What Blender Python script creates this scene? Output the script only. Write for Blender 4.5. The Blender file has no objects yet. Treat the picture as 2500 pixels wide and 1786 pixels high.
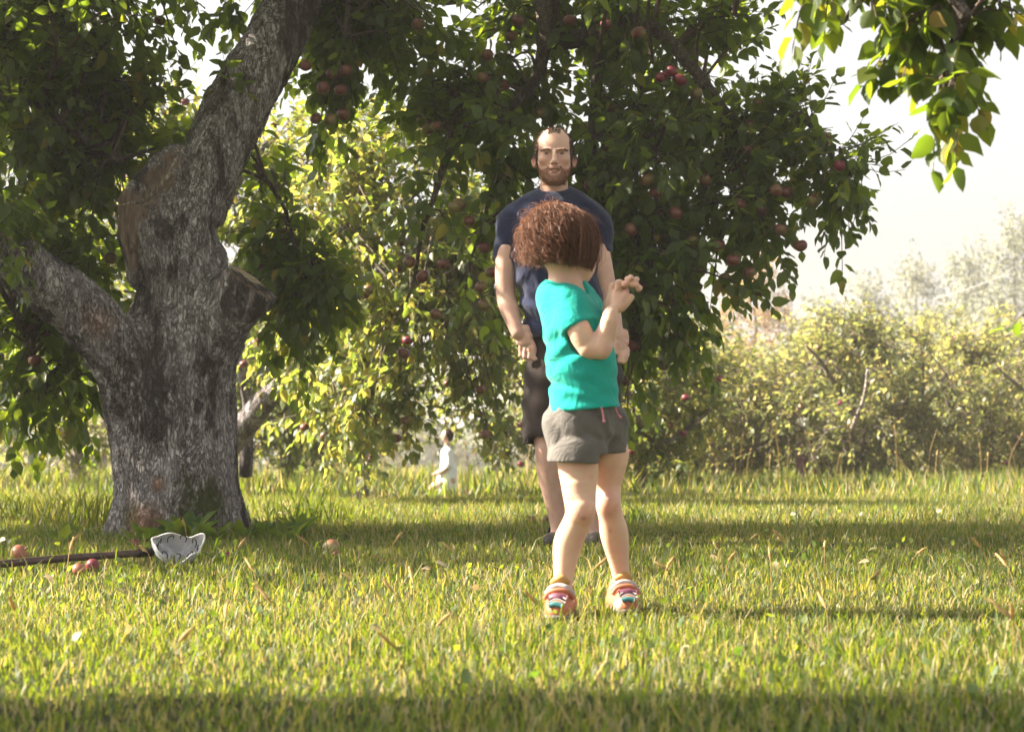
import bpy, math, random
import numpy as np
from mathutils import Vector, Matrix
random.seed(7)
RNG = np.random.default_rng(7)
C = bpy.context.scene.collection
SC = bpy.context.scene
R = math.radians

# ------------------------------------------------------------------ camera, sky, sun, exposure
CAM_H, F_PX, PITCH = 0.48, 4861.1, 1.897
cam = bpy.data.cameras.new('camera')
cam.lens = 70.0; cam.sensor_width = 36.0
cam.clip_start = 0.05; cam.clip_end = 3000
cam.dof.use_dof = True; cam.dof.focus_distance = 7.2; cam.dof.aperture_fstop = 6.3
cam_o = bpy.data.objects.new('camera', cam); C.objects.link(cam_o)
cam_o.location = (0, 0, CAM_H)
cam_o.rotation_euler = (R(90 + PITCH), 0, 0)
SC.camera = cam_o

SUN_EL, SUN_TH = 38.0, 7.0           # elevation; how far behind the subjects the sun stands (from due left)
to_sun = Vector((-math.cos(R(SUN_TH)) * math.cos(R(SUN_EL)), math.sin(R(SUN_TH)) * math.cos(R(SUN_EL)), math.sin(R(SUN_EL))))
w = bpy.data.worlds.new('World'); SC.world = w; w.use_nodes = True
nt = w.node_tree; nt.nodes.clear()
wo = nt.nodes.new('ShaderNodeOutputWorld'); bg = nt.nodes.new('ShaderNodeBackground')
sky = nt.nodes.new('ShaderNodeTexSky'); sky.sky_type = 'NISHITA'; sky.sun_disc = False
sky.sun_elevation = R(SUN_EL); sky.sun_rotation = math.atan2(to_sun.x, to_sun.y)
sky.dust_density = 5.0; sky.air_density = 1.0; sky.ozone_density = 1.0
hs = nt.nodes.new('ShaderNodeHueSaturation'); hs.inputs['Saturation'].default_value = 0.12
nt.links.new(sky.outputs[0], hs.inputs['Color']); nt.links.new(hs.outputs[0], bg.inputs['Color'])
bg.inputs['Strength'].default_value = 0.058
nt.links.new(bg.outputs[0], wo.inputs['Surface'])
sun = bpy.data.lights.new('sun', 'SUN'); sun.energy = 5.0; sun.angle = R(0.55); sun.color = (1.0, 0.88, 0.70)
sun_o = bpy.data.objects.new('sun', sun); C.objects.link(sun_o)
sun_o.rotation_euler = (-to_sun).to_track_quat('-Z', 'Y').to_euler(); sun_o.location = to_sun * 50
SC.view_settings.view_transform = 'Standard'; SC.view_settings.look = 'None'
SC.view_settings.exposure = 2.4; SC.view_settings.gamma = 1.0; SC.view_settings.use_curve_mapping = False
SC.cycles.use_denoising = True
SC.cycles.max_bounces = 8; SC.cycles.diffuse_bounces = 4; SC.cycles.glossy_bounces = 2
SC.cycles.transmission_bounces = 5; SC.cycles.transparent_max_bounces = 6; SC.cycles.volume_bounces = 0
SC.cycles.sample_clamp_indirect = 6.0

def at(px, py, d):
    """A pixel of the 2500 x 1786 photograph, taken to the point of the place that lies d metres away."""
    p = R(PITCH); dx = (px - 1250) / F_PX; dy = (893 - py) / F_PX
    v = np.array([dx, math.cos(p) - dy * math.sin(p), math.sin(p) + dy * math.cos(p)])
    v = v * (d / v[1])
    return np.array([v[0], v[1], v[2] + CAM_H])

def ground_z(x, y):
    x = np.asarray(x, float); y = np.asarray(y, float)
    z = np.where(y > 12, -0.00115 * (np.minimum(y, 24) - 12) ** 2, 0.0)
    z = z - 0.027 * (np.clip(y, 24, 70) - 24)
    amp = np.clip((y - 1) / 4, 0, 1)
    return z + amp * 0.012 * (np.sin(x * 1.7 + 0.6 * np.sin(y * 1.1)) + np.sin(y * 2.1 + x * 0.8)) * 0.7

# ------------------------------------------------------------------ naming helpers
def tag(o, label=None, cat=None, group=None, kind=None):
    if label: o['label'] = label
    if cat: o['category'] = cat
    if group: o['group'] = group
    if kind: o['kind'] = kind
    return o

def empty(name, loc, label=None, cat=None, group=None):
    o = bpy.data.objects.new(name, None); C.objects.link(o); o.location = loc
    o.empty_display_size = 0.2
    return tag(o, label, cat, group)

def link(name, me, parent=None, world=True):
    o = bpy.data.objects.new(name, me); C.objects.link(o)
    if parent is not None:
        o.parent = parent
        if world:      # geometry was written in world coordinates
            q = parent; m = Matrix.Identity(4)
            while q is not None:
                m = Matrix.LocRotScale(q.location, q.rotation_euler, q.scale) @ m
                q = q.parent
            o.matrix_basis = m.inverted()
    return o

def mesh_np(name, V, faces, mat, smooth=True, attrs=None, cols=None):
    """faces: list of int arrays (n, k)"""
    me = bpy.data.meshes.new(name)
    V = np.asarray(V, np.float32)
    me.vertices.add(len(V)); me.vertices.foreach_set('co', V.ravel())
    loops, starts, tot = [], [], 0
    for f in faces:
        f = np.asarray(f, np.int32)
        if len(f) == 0: continue
        starts.append(tot + np.arange(len(f), dtype=np.int32) * f.shape[1])
        loops.append(f.ravel()); tot += f.size
    loops = np.concatenate(loops); starts = np.concatenate(starts)
    me.loops.add(len(loops)); me.loops.foreach_set('vertex_index', loops)
    me.polygons.add(len(starts)); me.polygons.foreach_set('loop_start', starts)
    me.update(calc_edges=True)
    me.polygons.foreach_set('use_smooth', np.full(len(starts), bool(smooth)))
    for k, a in (attrs or {}).items():
        at_ = me.attributes.new(k, 'FLOAT', 'POINT'); at_.data.foreach_set('value', np.asarray(a, np.float32))
    for k, a in (cols or {}).items():
        a = np.asarray(a, np.float32)
        a4 = np.concatenate([a, np.ones((len(a), 1), np.float32)], 1)
        at_ = me.attributes.new(k, 'FLOAT_COLOR', 'POINT'); at_.data.foreach_set('color', a4.ravel())
    me.validate(clean_customdata=False)
    if mat is not None: me.materials.append(mat)
    return me

# ------------------------------------------------------------------ material helpers
def new_mat(name):
    m = bpy.data.materials.new(name); m.use_nodes = True
    n = m.node_tree.nodes; n.clear()
    out = n.new('ShaderNodeOutputMaterial')
    return m, m.node_tree, out

def N(t, typ, **kw):
    n = t.nodes.new(typ)
    for k, v in kw.items():
        if k in n.inputs: n.inputs[k].default_value = v
        else: setattr(n, k, v)
    return n

def ramp(t, src, stops, interp='LINEAR'):
    r = t.nodes.new('ShaderNodeValToRGB'); r.color_ramp.interpolation = interp
    e = r.color_ramp.elements
    while len(e) > 1: e.remove(e[-1])
    e[0].position = stops[0][0]; e[0].color = (*stops[0][1], 1)
    for p, c in stops[1:]:
        q = e.new(p); q.color = (*c, 1)
    t.links.new(src, r.inputs['Fac'])
    return r

def noise(t, scale, detail=4, vec=None, rough=0.55, dist=0.0):
    n = t.nodes.new('ShaderNodeTexNoise'); n.inputs['Scale'].default_value = scale
    n.inputs['Detail'].default_value = detail; n.inputs['Roughness'].default_value = rough
    n.inputs['Distortion'].default_value = dist
    if vec is not None: t.links.new(vec, n.inputs['Vector'])
    return n

def mix(t, fac, a, b, mode='MIX'):
    m = t.nodes.new('ShaderNodeMix'); m.data_type = 'RGBA'; m.blend_type = mode
    for s, v in ((0, fac), (6, a), (7, b)):
        if isinstance(v, (int, float)): m.inputs[s].default_value = v
        elif isinstance(v, tuple): m.inputs[s].default_value = (*v, 1)
        else: t.links.new(v, m.inputs[s])
    return m.outputs[2]

def math_n(t, op, a, b=0.0):
    m = t.nodes.new('ShaderNodeMath'); m.operation = op
    for s, v in ((0, a), (1, b)):
        if isinstance(v, (int, float)): m.inputs[s].default_value = v
        else: t.links.new(v, m.inputs[s])
    return m.outputs[0]

def bump(t, h, strength=0.5, dist=0.01, nrm=None):
    b = t.nodes.new('ShaderNodeBump'); b.inputs['Strength'].default_value = strength
    b.inputs['Distance'].default_value = dist; t.links.new(h, b.inputs['Height'])
    if nrm is not None: t.links.new(nrm, b.inputs['Normal'])
    return b.outputs[0]

def simple_mat(name, col, rough=0.7, nscale=0, namp=0.2, bscale=0, bstr=0.3, bdist=0.002, metal=0.0, spec=0.4):
    m, t, out = new_mat(name)
    p = N(t, 'ShaderNodeBsdfPrincipled', Roughness=rough, Metallic=metal)
    p.inputs['Specular IOR Level'].default_value = spec
    tc = t.nodes.new('ShaderNodeTexCoord')
    if nscale:
        n = noise(t, nscale, 4, tc.outputs['Object'])
        a = tuple(c * (1 - namp) for c in col); b = tuple(min(1, c * (1 + namp)) for c in col)
        r = ramp(t, n.outputs['Fac'], [(0.3, a), (0.7, b)])
        t.links.new(r.outputs[0], p.inputs['Base Color'])
    else:
        p.inputs['Base Color'].default_value = (*col, 1)
    if bscale:
        n2 = noise(t, bscale, 5, tc.outputs['Object'])
        t.links.new(bump(t, n2.outputs['Fac'], bstr, bdist), p.inputs['Normal'])
    t.links.new(p.outputs[0], out.inputs[0])
    return m

def leaf_mat(name, stops, tstops, trans=0.45, rough=0.42, spec=0.45):
    """stops: reflect colour over the leaf's own random value; tstops: colour of the light let through"""
    m, t, out = new_mat(name)
    a = N(t, 'ShaderNodeAttribute', attribute_name='tint')
    oi = t.nodes.new('ShaderNodeObjectInfo')
    v = math_n(t, 'FRACT', math_n(t, 'ADD', a.outputs['Fac'], math_n(t, 'MULTIPLY', oi.outputs['Random'], a.outputs['Alpha'])))
    v = math_n(t, 'FRACT', math_n(t, 'ADD', a.outputs['Fac'], oi.outputs['Random']))
    tc = t.nodes.new('ShaderNodeTexCoord')
    nz = noise(t, 60, 2, tc.outputs['Object'])
    c1 = ramp(t, v, stops); c2 = ramp(t, v, tstops)
    c1o = mix(t, 0.35, c1.outputs[0], nz.outputs['Fac'], 'SOFT_LIGHT')
    geo = t.nodes.new('ShaderNodeNewGeometry')
    pale = mix(t, math_n(t, 'MULTIPLY', geo.outputs['Backfacing'], 0.35), c1o, (0.20, 0.23, 0.13))
    p = N(t, 'ShaderNodeBsdfPrincipled', Roughness=rough)
    p.inputs['Specular IOR Level'].default_value = spec
    t.links.new(pale, p.inputs['Base Color'])
    tr = t.nodes.new('ShaderNodeBsdfTranslucent'); t.links.new(c2.outputs[0], tr.inputs['Color'])
    ms = t.nodes.new('ShaderNodeMixShader'); ms.inputs[0].default_value = trans
    t.links.new(p.outputs[0], ms.inputs[1]); t.links.new(tr.outputs[0], ms.inputs[2])
    t.links.new(ms.outputs[0], out.inputs[0])
    return m

M = {}
M['leaf'] = leaf_mat('apple_leaf', [(0, (.022, .042, .010)), (.5, (.034, .060, .014)), (.85, (.052, .080, .018)), (.97, (.16, .15, .03)), (1, (.22, .14, .04))],
                     [(0, (.18, .28, .015)), (.6, (.30, .40, .020)), (.9, (.36, .44, .02)), (.97, (.50, .43, .02)), (1, (.5, .36, .05))], 0.48)
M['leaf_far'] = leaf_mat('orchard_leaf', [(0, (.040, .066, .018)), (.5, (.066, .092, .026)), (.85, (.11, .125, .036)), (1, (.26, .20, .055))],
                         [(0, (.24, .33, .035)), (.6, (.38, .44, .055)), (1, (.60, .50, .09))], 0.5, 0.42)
M['leaf_row'] = leaf_mat('hazed_row_leaf', [(0, (.060, .075, .030)), (.5, (.10, .115, .048)), (.85, (.16, .155, .07)), (1, (.30, .22, .09))],  # orchard leaf made paler: distance haze put into the leaf colour
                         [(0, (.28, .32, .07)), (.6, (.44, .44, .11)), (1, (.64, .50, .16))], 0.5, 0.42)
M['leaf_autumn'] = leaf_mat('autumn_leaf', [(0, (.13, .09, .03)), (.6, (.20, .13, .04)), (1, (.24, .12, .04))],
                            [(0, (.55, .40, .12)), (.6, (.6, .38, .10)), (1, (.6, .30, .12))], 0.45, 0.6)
M['leaf_poplar'] = leaf_mat('hazed_poplar_leaf', [(0, (.15, .16, .11)), (1, (.24, .24, .17))],  # grey-green leaf, lightened further by haze painted into its colour
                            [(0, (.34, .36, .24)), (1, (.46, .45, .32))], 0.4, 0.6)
M['grass'] = leaf_mat('grass_blade', [(0, (.022, .048, .008)), (.46, (.040, .072, .012)), (.68, (.095, .10, .022)), (.84, (.24, .19, .08)), (1, (.40, .32, .19))],
                      [(0, (.15, .24, .008)), (.48, (.30, .36, .012)), (.78, (.50, .43, .05)), (1, (.48, .36, .16))], 0.45, 0.5, 0.35)
M['weed'] = leaf_mat('weed_leaf', [(0, (.035, .075, .018)), (.8, (.06, .11, .02)), (1, (.12, .14, .03))],
                     [(0, (.22, .38, .03)), (1, (.45, .50, .03))], 0.42, 0.45)
M['seed'] = leaf_mat('foxtail_seed', [(0, (.34, .24, .10)), (1, (.50, .37, .18))], [(0, (.60, .42, .14)), (1, (.70, .52, .22))], 0.4, 0.6, 0.2)

def bark_mat(name, light, mid, dark, scale=1.0, moss=False):
    m, t, out = new_mat(name)
    tc = t.nodes.new('ShaderNodeTexCoord')
    mp = t.nodes.new('ShaderNodeMapping'); mp.inputs['Scale'].default_value = (1, 1, 0.36)
    t.links.new(tc.outputs['Object'], mp.inputs['Vector'])
    wn = noise(t, 9 * scale, 4, mp.outputs[0])
    wv = N(t, 'ShaderNodeVectorMath', operation='MULTIPLY_ADD')
    t.links.new(wn.outputs['Color'], wv.inputs[0]); wv.inputs[1].default_value = (.16, .16, .16); t.links.new(mp.outputs[0], wv.inputs[2])
    v1 = N(t, 'ShaderNodeTexVoronoi', feature='DISTANCE_TO_EDGE'); v1.inputs['Scale'].default_value = 62 * scale
    t.links.new(wv.outputs[0], v1.inputs['Vector'])
    v2 = N(t, 'ShaderNodeTexVoronoi', feature='F1'); v2.inputs['Scale'].default_value = 62 * scale
    t.links.new(wv.outputs[0], v2.inputs['Vector'])
    big = noise(t, 5.5 * scale, 6, mp.outputs[0], 0.72)
    fine = noise(t, 70 * scale, 6, mp.outputs[0], 0.7)
    streak = noise(t, 14 * scale, 5, mp.outputs[0], 0.7, 0.6)
    crack = ramp(t, v1.outputs['Distance'], [(0.0, (.12, .12, .12)), (0.07, (.5, .5, .5)), (0.20, (1, 1, 1))])
    cm_ = noise(t, 6 * scale, 4, mp.outputs[0], 0.6)
    cmask = ramp(t, cm_.outputs['Fac'], [(0.40, (.40, .40, .40)), (0.60, (1, 1, 1))])
    plate = ramp(t, v2.outputs['Color'], [(0.15, mid), (0.6, light)])
    base = mix(t, ramp(t, streak.outputs['Fac'], [(0.48, (0, 0, 0)), (0.60, (.9, .9, .9))]).outputs[0], plate.outputs[0], mid)
    base = mix(t, ramp(t, big.outputs['Fac'], [(0.49, (0, 0, 0)), (0.57, (.88, .88, .88))]).outputs[0], base, dark)
    base = mix(t, 0.75, base, ramp(t, fine.outputs['Fac'], [(0.32, (.12, .12, .12)), (0.66, (.9, .9, .9))]).outputs[0], 'SOFT_LIGHT')
    base = mix(t, math_n(t, 'MULTIPLY', math_n(t, 'SUBTRACT', 1.0, crack.outputs[0]), cmask.outputs[0]), base, tuple(c * .6 for c in dark))
    if moss:
        at1 = N(t, 'ShaderNodeAttribute', attribute_name='moss')
        at2 = N(t, 'ShaderNodeAttribute', attribute_name='wood')
        at3 = N(t, 'ShaderNodeAttribute', attribute_name='rust')
        mossc = mix(t, fine.outputs['Fac'], (.035, .045, .012), (.10, .10, .03))
        f = math_n(t, 'MULTIPLY', at1.outputs['Fac'], ramp(t, streak.outputs['Fac'], [(0.38, (0, 0, 0)), (0.5, (1, 1, 1))]).outputs[0])
        base = mix(t, f, base, mossc)
        rc = mix(t, fine.outputs['Fac'], (.20, .09, .055), (.40, .22, .14))
        base = mix(t, math_n(t, 'MULTIPLY', at3.outputs['Fac'], 0.75), base, rc)
        wp = t.nodes.new('ShaderNodeMapping'); wp.inputs['Scale'].default_value = (1, 1, 0.08)
        t.links.new(tc.outputs['Object'], wp.inputs['Vector'])
        wg = noise(t, 60, 6, wp.outputs[0], 0.6)
        wc = ramp(t, wg.outputs['Fac'], [(0.3, (.06, .042, .034)), (0.55, (.17, .12, .095)), (0.75, (.32, .26, .22))])
        base = mix(t, at2.outputs['Fac'], base, wc.outputs[0])
        h = mix(t, at2.outputs['Fac'], crack.outputs[0], wg.outputs['Fac'])
    else:
        h = crack.outputs[0]
    p = N(t, 'ShaderNodeBsdfPrincipled', Roughness=0.85)
    p.inputs['Specular IOR Level'].default_value = 0.25
    t.links.new(base, p.inputs['Base Color'])
    b1 = bump(t, h, 0.95, 0.014); b2 = bump(t, fine.outputs['Fac'], 0.55, 0.006, b1)
    t.links.new(b2, p.inputs['Normal'])
    t.links.new(p.outputs[0], out.inputs[0])
    return m
M['bark'] = bark_mat('apple_bark', (.48, .445, .45), (.20, .17, .17), (.046, .032, .029), 1.0, True)
M['bark2'] = bark_mat('branch_bark', (.22, .18, .155), (.13, .10, .085), (.05, .035, .03), 1.6)
M['bark_pale'] = bark_mat('pale_bark', (.46, .40, .35), (.30, .25, .21), (.12, .09, .075), 0.8)
M['twig'] = simple_mat('twig_bark', (.085, .058, .045), 0.75, 30, 0.35)

# ------------------------------------------------------------------ signed-distance modelling (numpy) and surface nets
class SDF:
    def __init__(s, lo, hi, h):
        s.o = np.array(lo, np.float64); s.h = h
        s.n = np.ceil((np.array(hi) - s.o) / h).astype(int) + 1
        s.D = np.full(tuple(s.n), 1.0, np.float32)
    def block(s, lo, hi):
        a = np.clip(np.floor((np.array(lo) - s.o) / s.h).astype(int), 0, s.n - 1)
        b = np.clip(np.ceil((np.array(hi) - s.o) / s.h).astype(int) + 1, 1, s.n)
        if np.any(b <= a): return None
        ax = [np.float32(s.o[i]) + np.arange(a[i], b[i], dtype=np.float32) * np.float32(s.h) for i in range(3)]
        sl = tuple(slice(a[i], b[i]) for i in range(3))
        return sl, ax[0][:, None, None], ax[1][None, :, None], ax[2][None, None, :]
    def comb(s, sl, d, k, op):
        D = s.D[sl]
        if op == 'add':
            if k > 0:
                h = np.clip(.5 + .5 * (D - d) / k, 0, 1); D2 = D * (1 - h) + d * h - k * h * (1 - h)
            else: D2 = np.minimum(D, d)
        elif op == 'sub':
            d = -d
            if k > 0:
                h = np.clip(.5 - .5 * (D - d) / k, 0, 1); D2 = D * (1 - h) + d * h + k * h * (1 - h)
            else: D2 = np.maximum(D, d)
        s.D[sl] = D2
    def cone(s, a, b, r1, r2, k=.02, sc=(1, 1, 1), op='add', off=0.0):
        a = np.array(a, float); b = np.array(b, float); sc = np.array(sc, float); r1 += off; r2 += off
        m = max(r1, r2) * sc.max() + k + 4 * s.h
        B = s.block(np.minimum(a, b) - m, np.maximum(a, b) + m)
        if B is None: return
        sl, x, y, z = B
        ba = b - a; L = float(ba @ ba) + 1e-12
        t = np.clip(((x - a[0]) * ba[0] + (y - a[1]) * ba[1] + (z - a[2]) * ba[2]) / L, 0, 1)
        q = np.sqrt(((x - a[0] - t * ba[0]) / sc[0]) ** 2 + ((y - a[1] - t * ba[1]) / sc[1]) ** 2 + ((z - a[2] - t * ba[2]) / sc[2]) ** 2)
        d = (q - (r1 + (r2 - r1) * t)) * sc.min()
        s.comb(sl, d.astype(np.float32), k, op)
    def ell(s, c, r, k=.02, rot=None, op='add', off=0.0):
        c = np.array(c, float); r = np.array(r, float) + off
        m = r.max() + k + 4 * s.h
        B = s.block(c - m, c + m)
        if B is None: return
        sl, x, y, z = B
        x = x - c[0]; y = y - c[1]; z = z - c[2]
        if rot is not None:
            Rm = np.array(rot)
            X = Rm[0, 0] * x + Rm[1, 0] * y + Rm[2, 0] * z; Y = Rm[0, 1] * x + Rm[1, 1] * y + Rm[2, 1] * z; Z = Rm[0, 2] * x + Rm[1, 2] * y + Rm[2, 2] * z
        else: X, Y, Z = x, y, z
        k0 = np.sqrt((X / r[0]) ** 2 + (Y / r[1]) ** 2 + (Z / r[2]) ** 2)
        k1 = np.sqrt((X / r[0] ** 2) ** 2 + (Y / r[1] ** 2) ** 2 + (Z / r[2] ** 2) ** 2) + 1e-9
        s.comb(sl, (k0 * (k0 - 1) / k1).astype(np.float32), k, op)
    def chain(s, pts, k=.02, sc=(1, 1, 1), op='add', off=0.0, dens=5):
        """one smooth limb through the points: its segments meet without bulging"""
        P = np.array([np.append(p, r + off) for p, r in pts], float)
        if len(P) > 2: P = spline(P, (len(P) - 1) * dens + 1)
        sc = np.array(sc, float)
        m = P[:, 3].max() * sc.max() + k + 4 * s.h
        B = s.block(P[:, :3].min(0) - m, P[:, :3].max(0) + m)
        if B is None: return
        sl, x, y, z = B; best = np.full(s.D[sl].shape, 9.0, np.float32); a0 = [q.start for q in sl]
        for a, b in zip(P[:-1], P[1:]):
            mm = max(a[3], b[3]) * sc.max() + k + 4 * s.h + .02
            B2 = s.block(np.minimum(a, b)[:3] - mm, np.maximum(a, b)[:3] + mm)
            if B2 is None: continue
            sl2, x, y, z = B2
            loc = tuple(slice(max(q.start - o, 0), q.stop - o) for q, o in zip(sl2, a0))
            sub = best[loc]
            if sub.size == 0: continue
            ba = (b - a)[:3]; L = float(ba @ ba) + 1e-12
            t = np.clip(((x - a[0]) * ba[0] + (y - a[1]) * ba[1] + (z - a[2]) * ba[2]) / L, 0, 1)
            q = np.sqrt(((x - a[0] - t * ba[0]) / sc[0]) ** 2 + ((y - a[1] - t * ba[1]) / sc[1]) ** 2 + ((z - a[2] - t * ba[2]) / sc[2]) ** 2)
            d = ((q - (a[3] + (b[3] - a[3]) * t)) * sc.min()).astype(np.float32)
            if d.shape != sub.shape: d = d[tuple(slice(0, n) for n in sub.shape)]
            best[loc] = np.minimum(sub, d)
        s.comb(sl, best, k, op)
    def like(s):
        o = SDF.__new__(SDF); o.o, o.h, o.n = s.o, s.h, s.n; o.D = np.full(tuple(s.n), 1.0, np.float32); return o
    def merge(s, o, k=.0): s.comb((slice(None),) * 3, o.D, k, 'add')
    def plane(s, p, n, lo=None, hi=None, k=0.0):
        """cut away everything on the side n points to, inside the box lo..hi"""
        B = s.block(s.o if lo is None else lo, (s.o + s.n * s.h) if hi is None else hi)
        if B is None: return
        sl, x, y, z = B
        n = np.array(n, float); n /= np.linalg.norm(n)
        d = (x - p[0]) * n[0] + (y - p[1]) * n[1] + (z - p[2]) * n[2] + 0 * (x + y + z)
        s.comb(sl, -d.astype(np.float32), k, 'sub')
    def warp(s, fn, band=.05):
        """add fn(x, y, z) to the field near the surface"""
        I = np.nonzero(np.abs(s.D) < band)
        P = [s.o[i] + I[i] * s.h for i in range(3)]
        s.D[I] += fn(*P).astype(np.float32)
    def mesh(s):
        D = s.D; D[0], D[-1] = 1, 1; D[:, 0], D[:, -1] = 1, 1; D[:, :, 0], D[:, :, -1] = 1, 1
        ins = D < 0
        cnt = np.zeros(tuple(s.n - 1), np.uint8)
        for i in (0, 1):
            for j in (0, 1):
                for k in (0, 1): cnt += ins[i:s.n[0] - 1 + i, j:s.n[1] - 1 + j, k:s.n[2] - 1 + k]
        act = (cnt > 0) & (cnt < 8)
        I = np.array(np.nonzero(act))
        idx = np.full(act.shape, -1, np.int32); idx[tuple(I)] = np.arange(I.shape[1])
        acc = np.zeros((I.shape[1], 3)); num = np.zeros(I.shape[1])
        for ax in range(3):
            o1, o2 = [a for a in range(3) if a != ax]
            for u in (0, 1):
                for v in (0, 1):
                    a = I.copy(); a[o1] += u; a[o2] += v
                    b = a.copy(); b[ax] += 1
                    da = D[tuple(a)]; db = D[tuple(b)]
                    cr = (da < 0) != (db < 0)
                    t = np.where(cr, da / np.where(cr, da - db, 1), 0)
                    p = a.T.astype(float); p[:, ax] += t
                    acc[cr] += p[cr]; num[cr] += 1
        V = acc / num[:, None] * s.h + s.o
        Q = []
        for ax in range(3):
            o1, o2 = (ax + 1) % 3, (ax + 2) % 3
            sa = [slice(None)] * 3; sb = [slice(None)] * 3
            sa[ax] = slice(0, -1); sb[ax] = slice(1, None)
            A = ins[tuple(sa)]; Bn = ins[tuple(sb)]
            E = np.array(np.nonzero(A != Bn)); flip = A[tuple(E)]
            ok = (E[o1] > 0) & (E[o2] > 0) & (E[o1] < s.n[o1] - 1) & (E[o2] < s.n[o2] - 1)
            E = E[:, ok]; flip = flip[ok]
            def cid(u, v):
                e = E.copy(); e[o1] -= u; e[o2] -= v
                return idx[tuple(e)]
            q = np.stack([cid(1, 1), cid(0, 1), cid(0, 0), cid(1, 0)], 1)
            q[~flip] = q[~flip][:, ::-1]
            Q.append(q)
        return V, np.concatenate(Q)

def hash3(i, j, k, s=0):
    h = (i * 73856093) ^ (j * 19349663) ^ (k * 83492791) ^ (s * 2654435761)
    h = (h ^ (h >> 13)) * 1274126177
    return ((h ^ (h >> 16)) & 0xffff) / 65535.0

def vnoise(x, y, z, s=0):
    xi, yi, zi = np.floor(x).astype(np.int64), np.floor(y).astype(np.int64), np.floor(z).astype(np.int64)
    fx, fy, fz = x - xi, y - yi, z - zi
    fx, fy, fz = [f * f * (3 - 2 * f) for f in (fx, fy, fz)]
    r = 0
    for a in (0, 1):
        for b in (0, 1):
            for c in (0, 1):
                r = r + hash3(xi + a, yi + b, zi + c, s) * (fx if a else 1 - fx) * (fy if b else 1 - fy) * (fz if c else 1 - fz)
    return r * 2 - 1

def fbm(x, y, z, o=4, s=0):
    r = 0; a = 0.5
    for i in range(o):
        r = r + a * vnoise(x * 2 ** i, y * 2 ** i, z * 2 ** i, s + i); a *= .5
    return r

def voro(x, y, z, s=0):
    xi, yi, zi = np.floor(x).astype(np.int64), np.floor(y).astype(np.int64), np.floor(z).astype(np.int64)
    f1 = np.full(x.shape, 9.0); f2 = np.full(x.shape, 9.0)
    for a in (-1, 0, 1):
        for b in (-1, 0, 1):
            for c in (-1, 0, 1):
                i, j, k = xi + a, yi + b, zi + c
                d = np.sqrt((i + hash3(i, j, k, s) - x) ** 2 + (j + hash3(i, j, k, s + 7) - y) ** 2 + (k + hash3(i, j, k, s + 13) - z) ** 2)
                f2 = np.where(d < f1, f1, np.minimum(f2, d)); f1 = np.minimum(f1, d)
    return f1, f2

# ------------------------------------------------------------------ tubes, twigs, leaves
def spline(pts, n):
    P = np.array(pts, float); m = len(P)
    if m == 2: return P[0] + (P[1] - P[0]) * np.linspace(0, 1, n)[:, None]
    E = np.vstack([2 * P[0] - P[1], P, 2 * P[-1] - P[-2]])
    t = np.linspace(0, m - 1 - 1e-6, n); i = t.astype(int); f = (t - i)[:, None]
    a, b, c, d = E[i], E[i + 1], E[i + 2], E[i + 3]
    return .5 * (2 * b + (c - a) * f + (2 * a - 5 * b + 4 * c - d) * f ** 2 + (3 * b - a - 3 * c + d) * f ** 3)

def tubes(P, Rd, sides):
    """P (n, k, 3), Rd (n, k): n tubes of k rings -> verts, quads"""
    P = np.asarray(P, float); n, k, _ = P.shape
    T = np.gradient(P, axis=1); T /= np.linalg.norm(T, axis=2, keepdims=True) + 1e-9
    ref = np.where(np.abs(T[:, :1, 2:3]) > .8, np.array([[[1., 0, 0]]]), np.array([[[0, 0, 1.]]]))
    A = np.cross(T, np.broadcast_to(ref, T.shape)); A /= np.linalg.norm(A, axis=2, keepdims=True) + 1e-9
    B = np.cross(T, A)
    th = np.arange(sides) * 2 * np.pi / sides
    V = P[:, :, None] + Rd[:, :, None, None] * (A[:, :, None] * np.cos(th)[None, None, :, None] + B[:, :, None] * np.sin(th)[None, None, :, None])
    base = (np.arange(n)[:, None, None] * k + np.arange(k - 1)[None, :, None]) * sides
    j = np.arange(sides)[None, None]; j2 = (j + 1) % sides
    Q = np.stack([base + j, base + j2, base + sides + j2, base + sides + j], -1).reshape(-1, 4)
    return V.reshape(-1, 3), Q

def leaf_shape(kind):
    """a leaf along +Y, one unit long, upper side +Z -> verts, tris, quads"""
    if kind == 'far':
        V = np.array([(0, 0, 0), (-.27, .45, .05), (0, .48, -.03), (.27, .45, .05), (0, 1, -.10)])
        return V, np.array([(0, 2, 1), (0, 3, 2), (1, 2, 4), (2, 3, 4)]), np.zeros((0, 4), int)
    w = {'a': (.25, .33, .20), 'b': (.22, .28, .20), 'c': (.28, .34, .17)}[kind]
    cv = {'a': .10, 'b': .28, 'c': -.05}[kind]; fold = {'a': .07, 'b': .13, 'c': .03}[kind]
    ys = (.30, .58, .86); V = [(0, .14, 0)]
    for i, (y, q) in enumerate(zip(ys, w)):
        zz = -cv * y * y; wob = .025 * (-1) ** i
        V += [(-q, y - .02, zz + fold + wob), (0, y, zz), (q, y - .02, zz + fold - wob)]
    V += [(.02 if kind == 'a' else -.03, 1.08, -cv * 1.2)]
    V += [(-.015, 0, 0), (.015, 0, 0)]       # petiole
    T = [(0, 2, 1), (0, 3, 2), (7, 8, 10), (8, 9, 10), (11, 12, 0)]
    Q = [(1, 2, 5, 4), (2, 3, 6, 5), (4, 5, 8, 7), (5, 6, 9, 8)]
    return np.array(V), np.array(T), np.array(Q)
LEAF = {k: leaf_shape(k) for k in ('a', 'b', 'c', 'far')}

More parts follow.
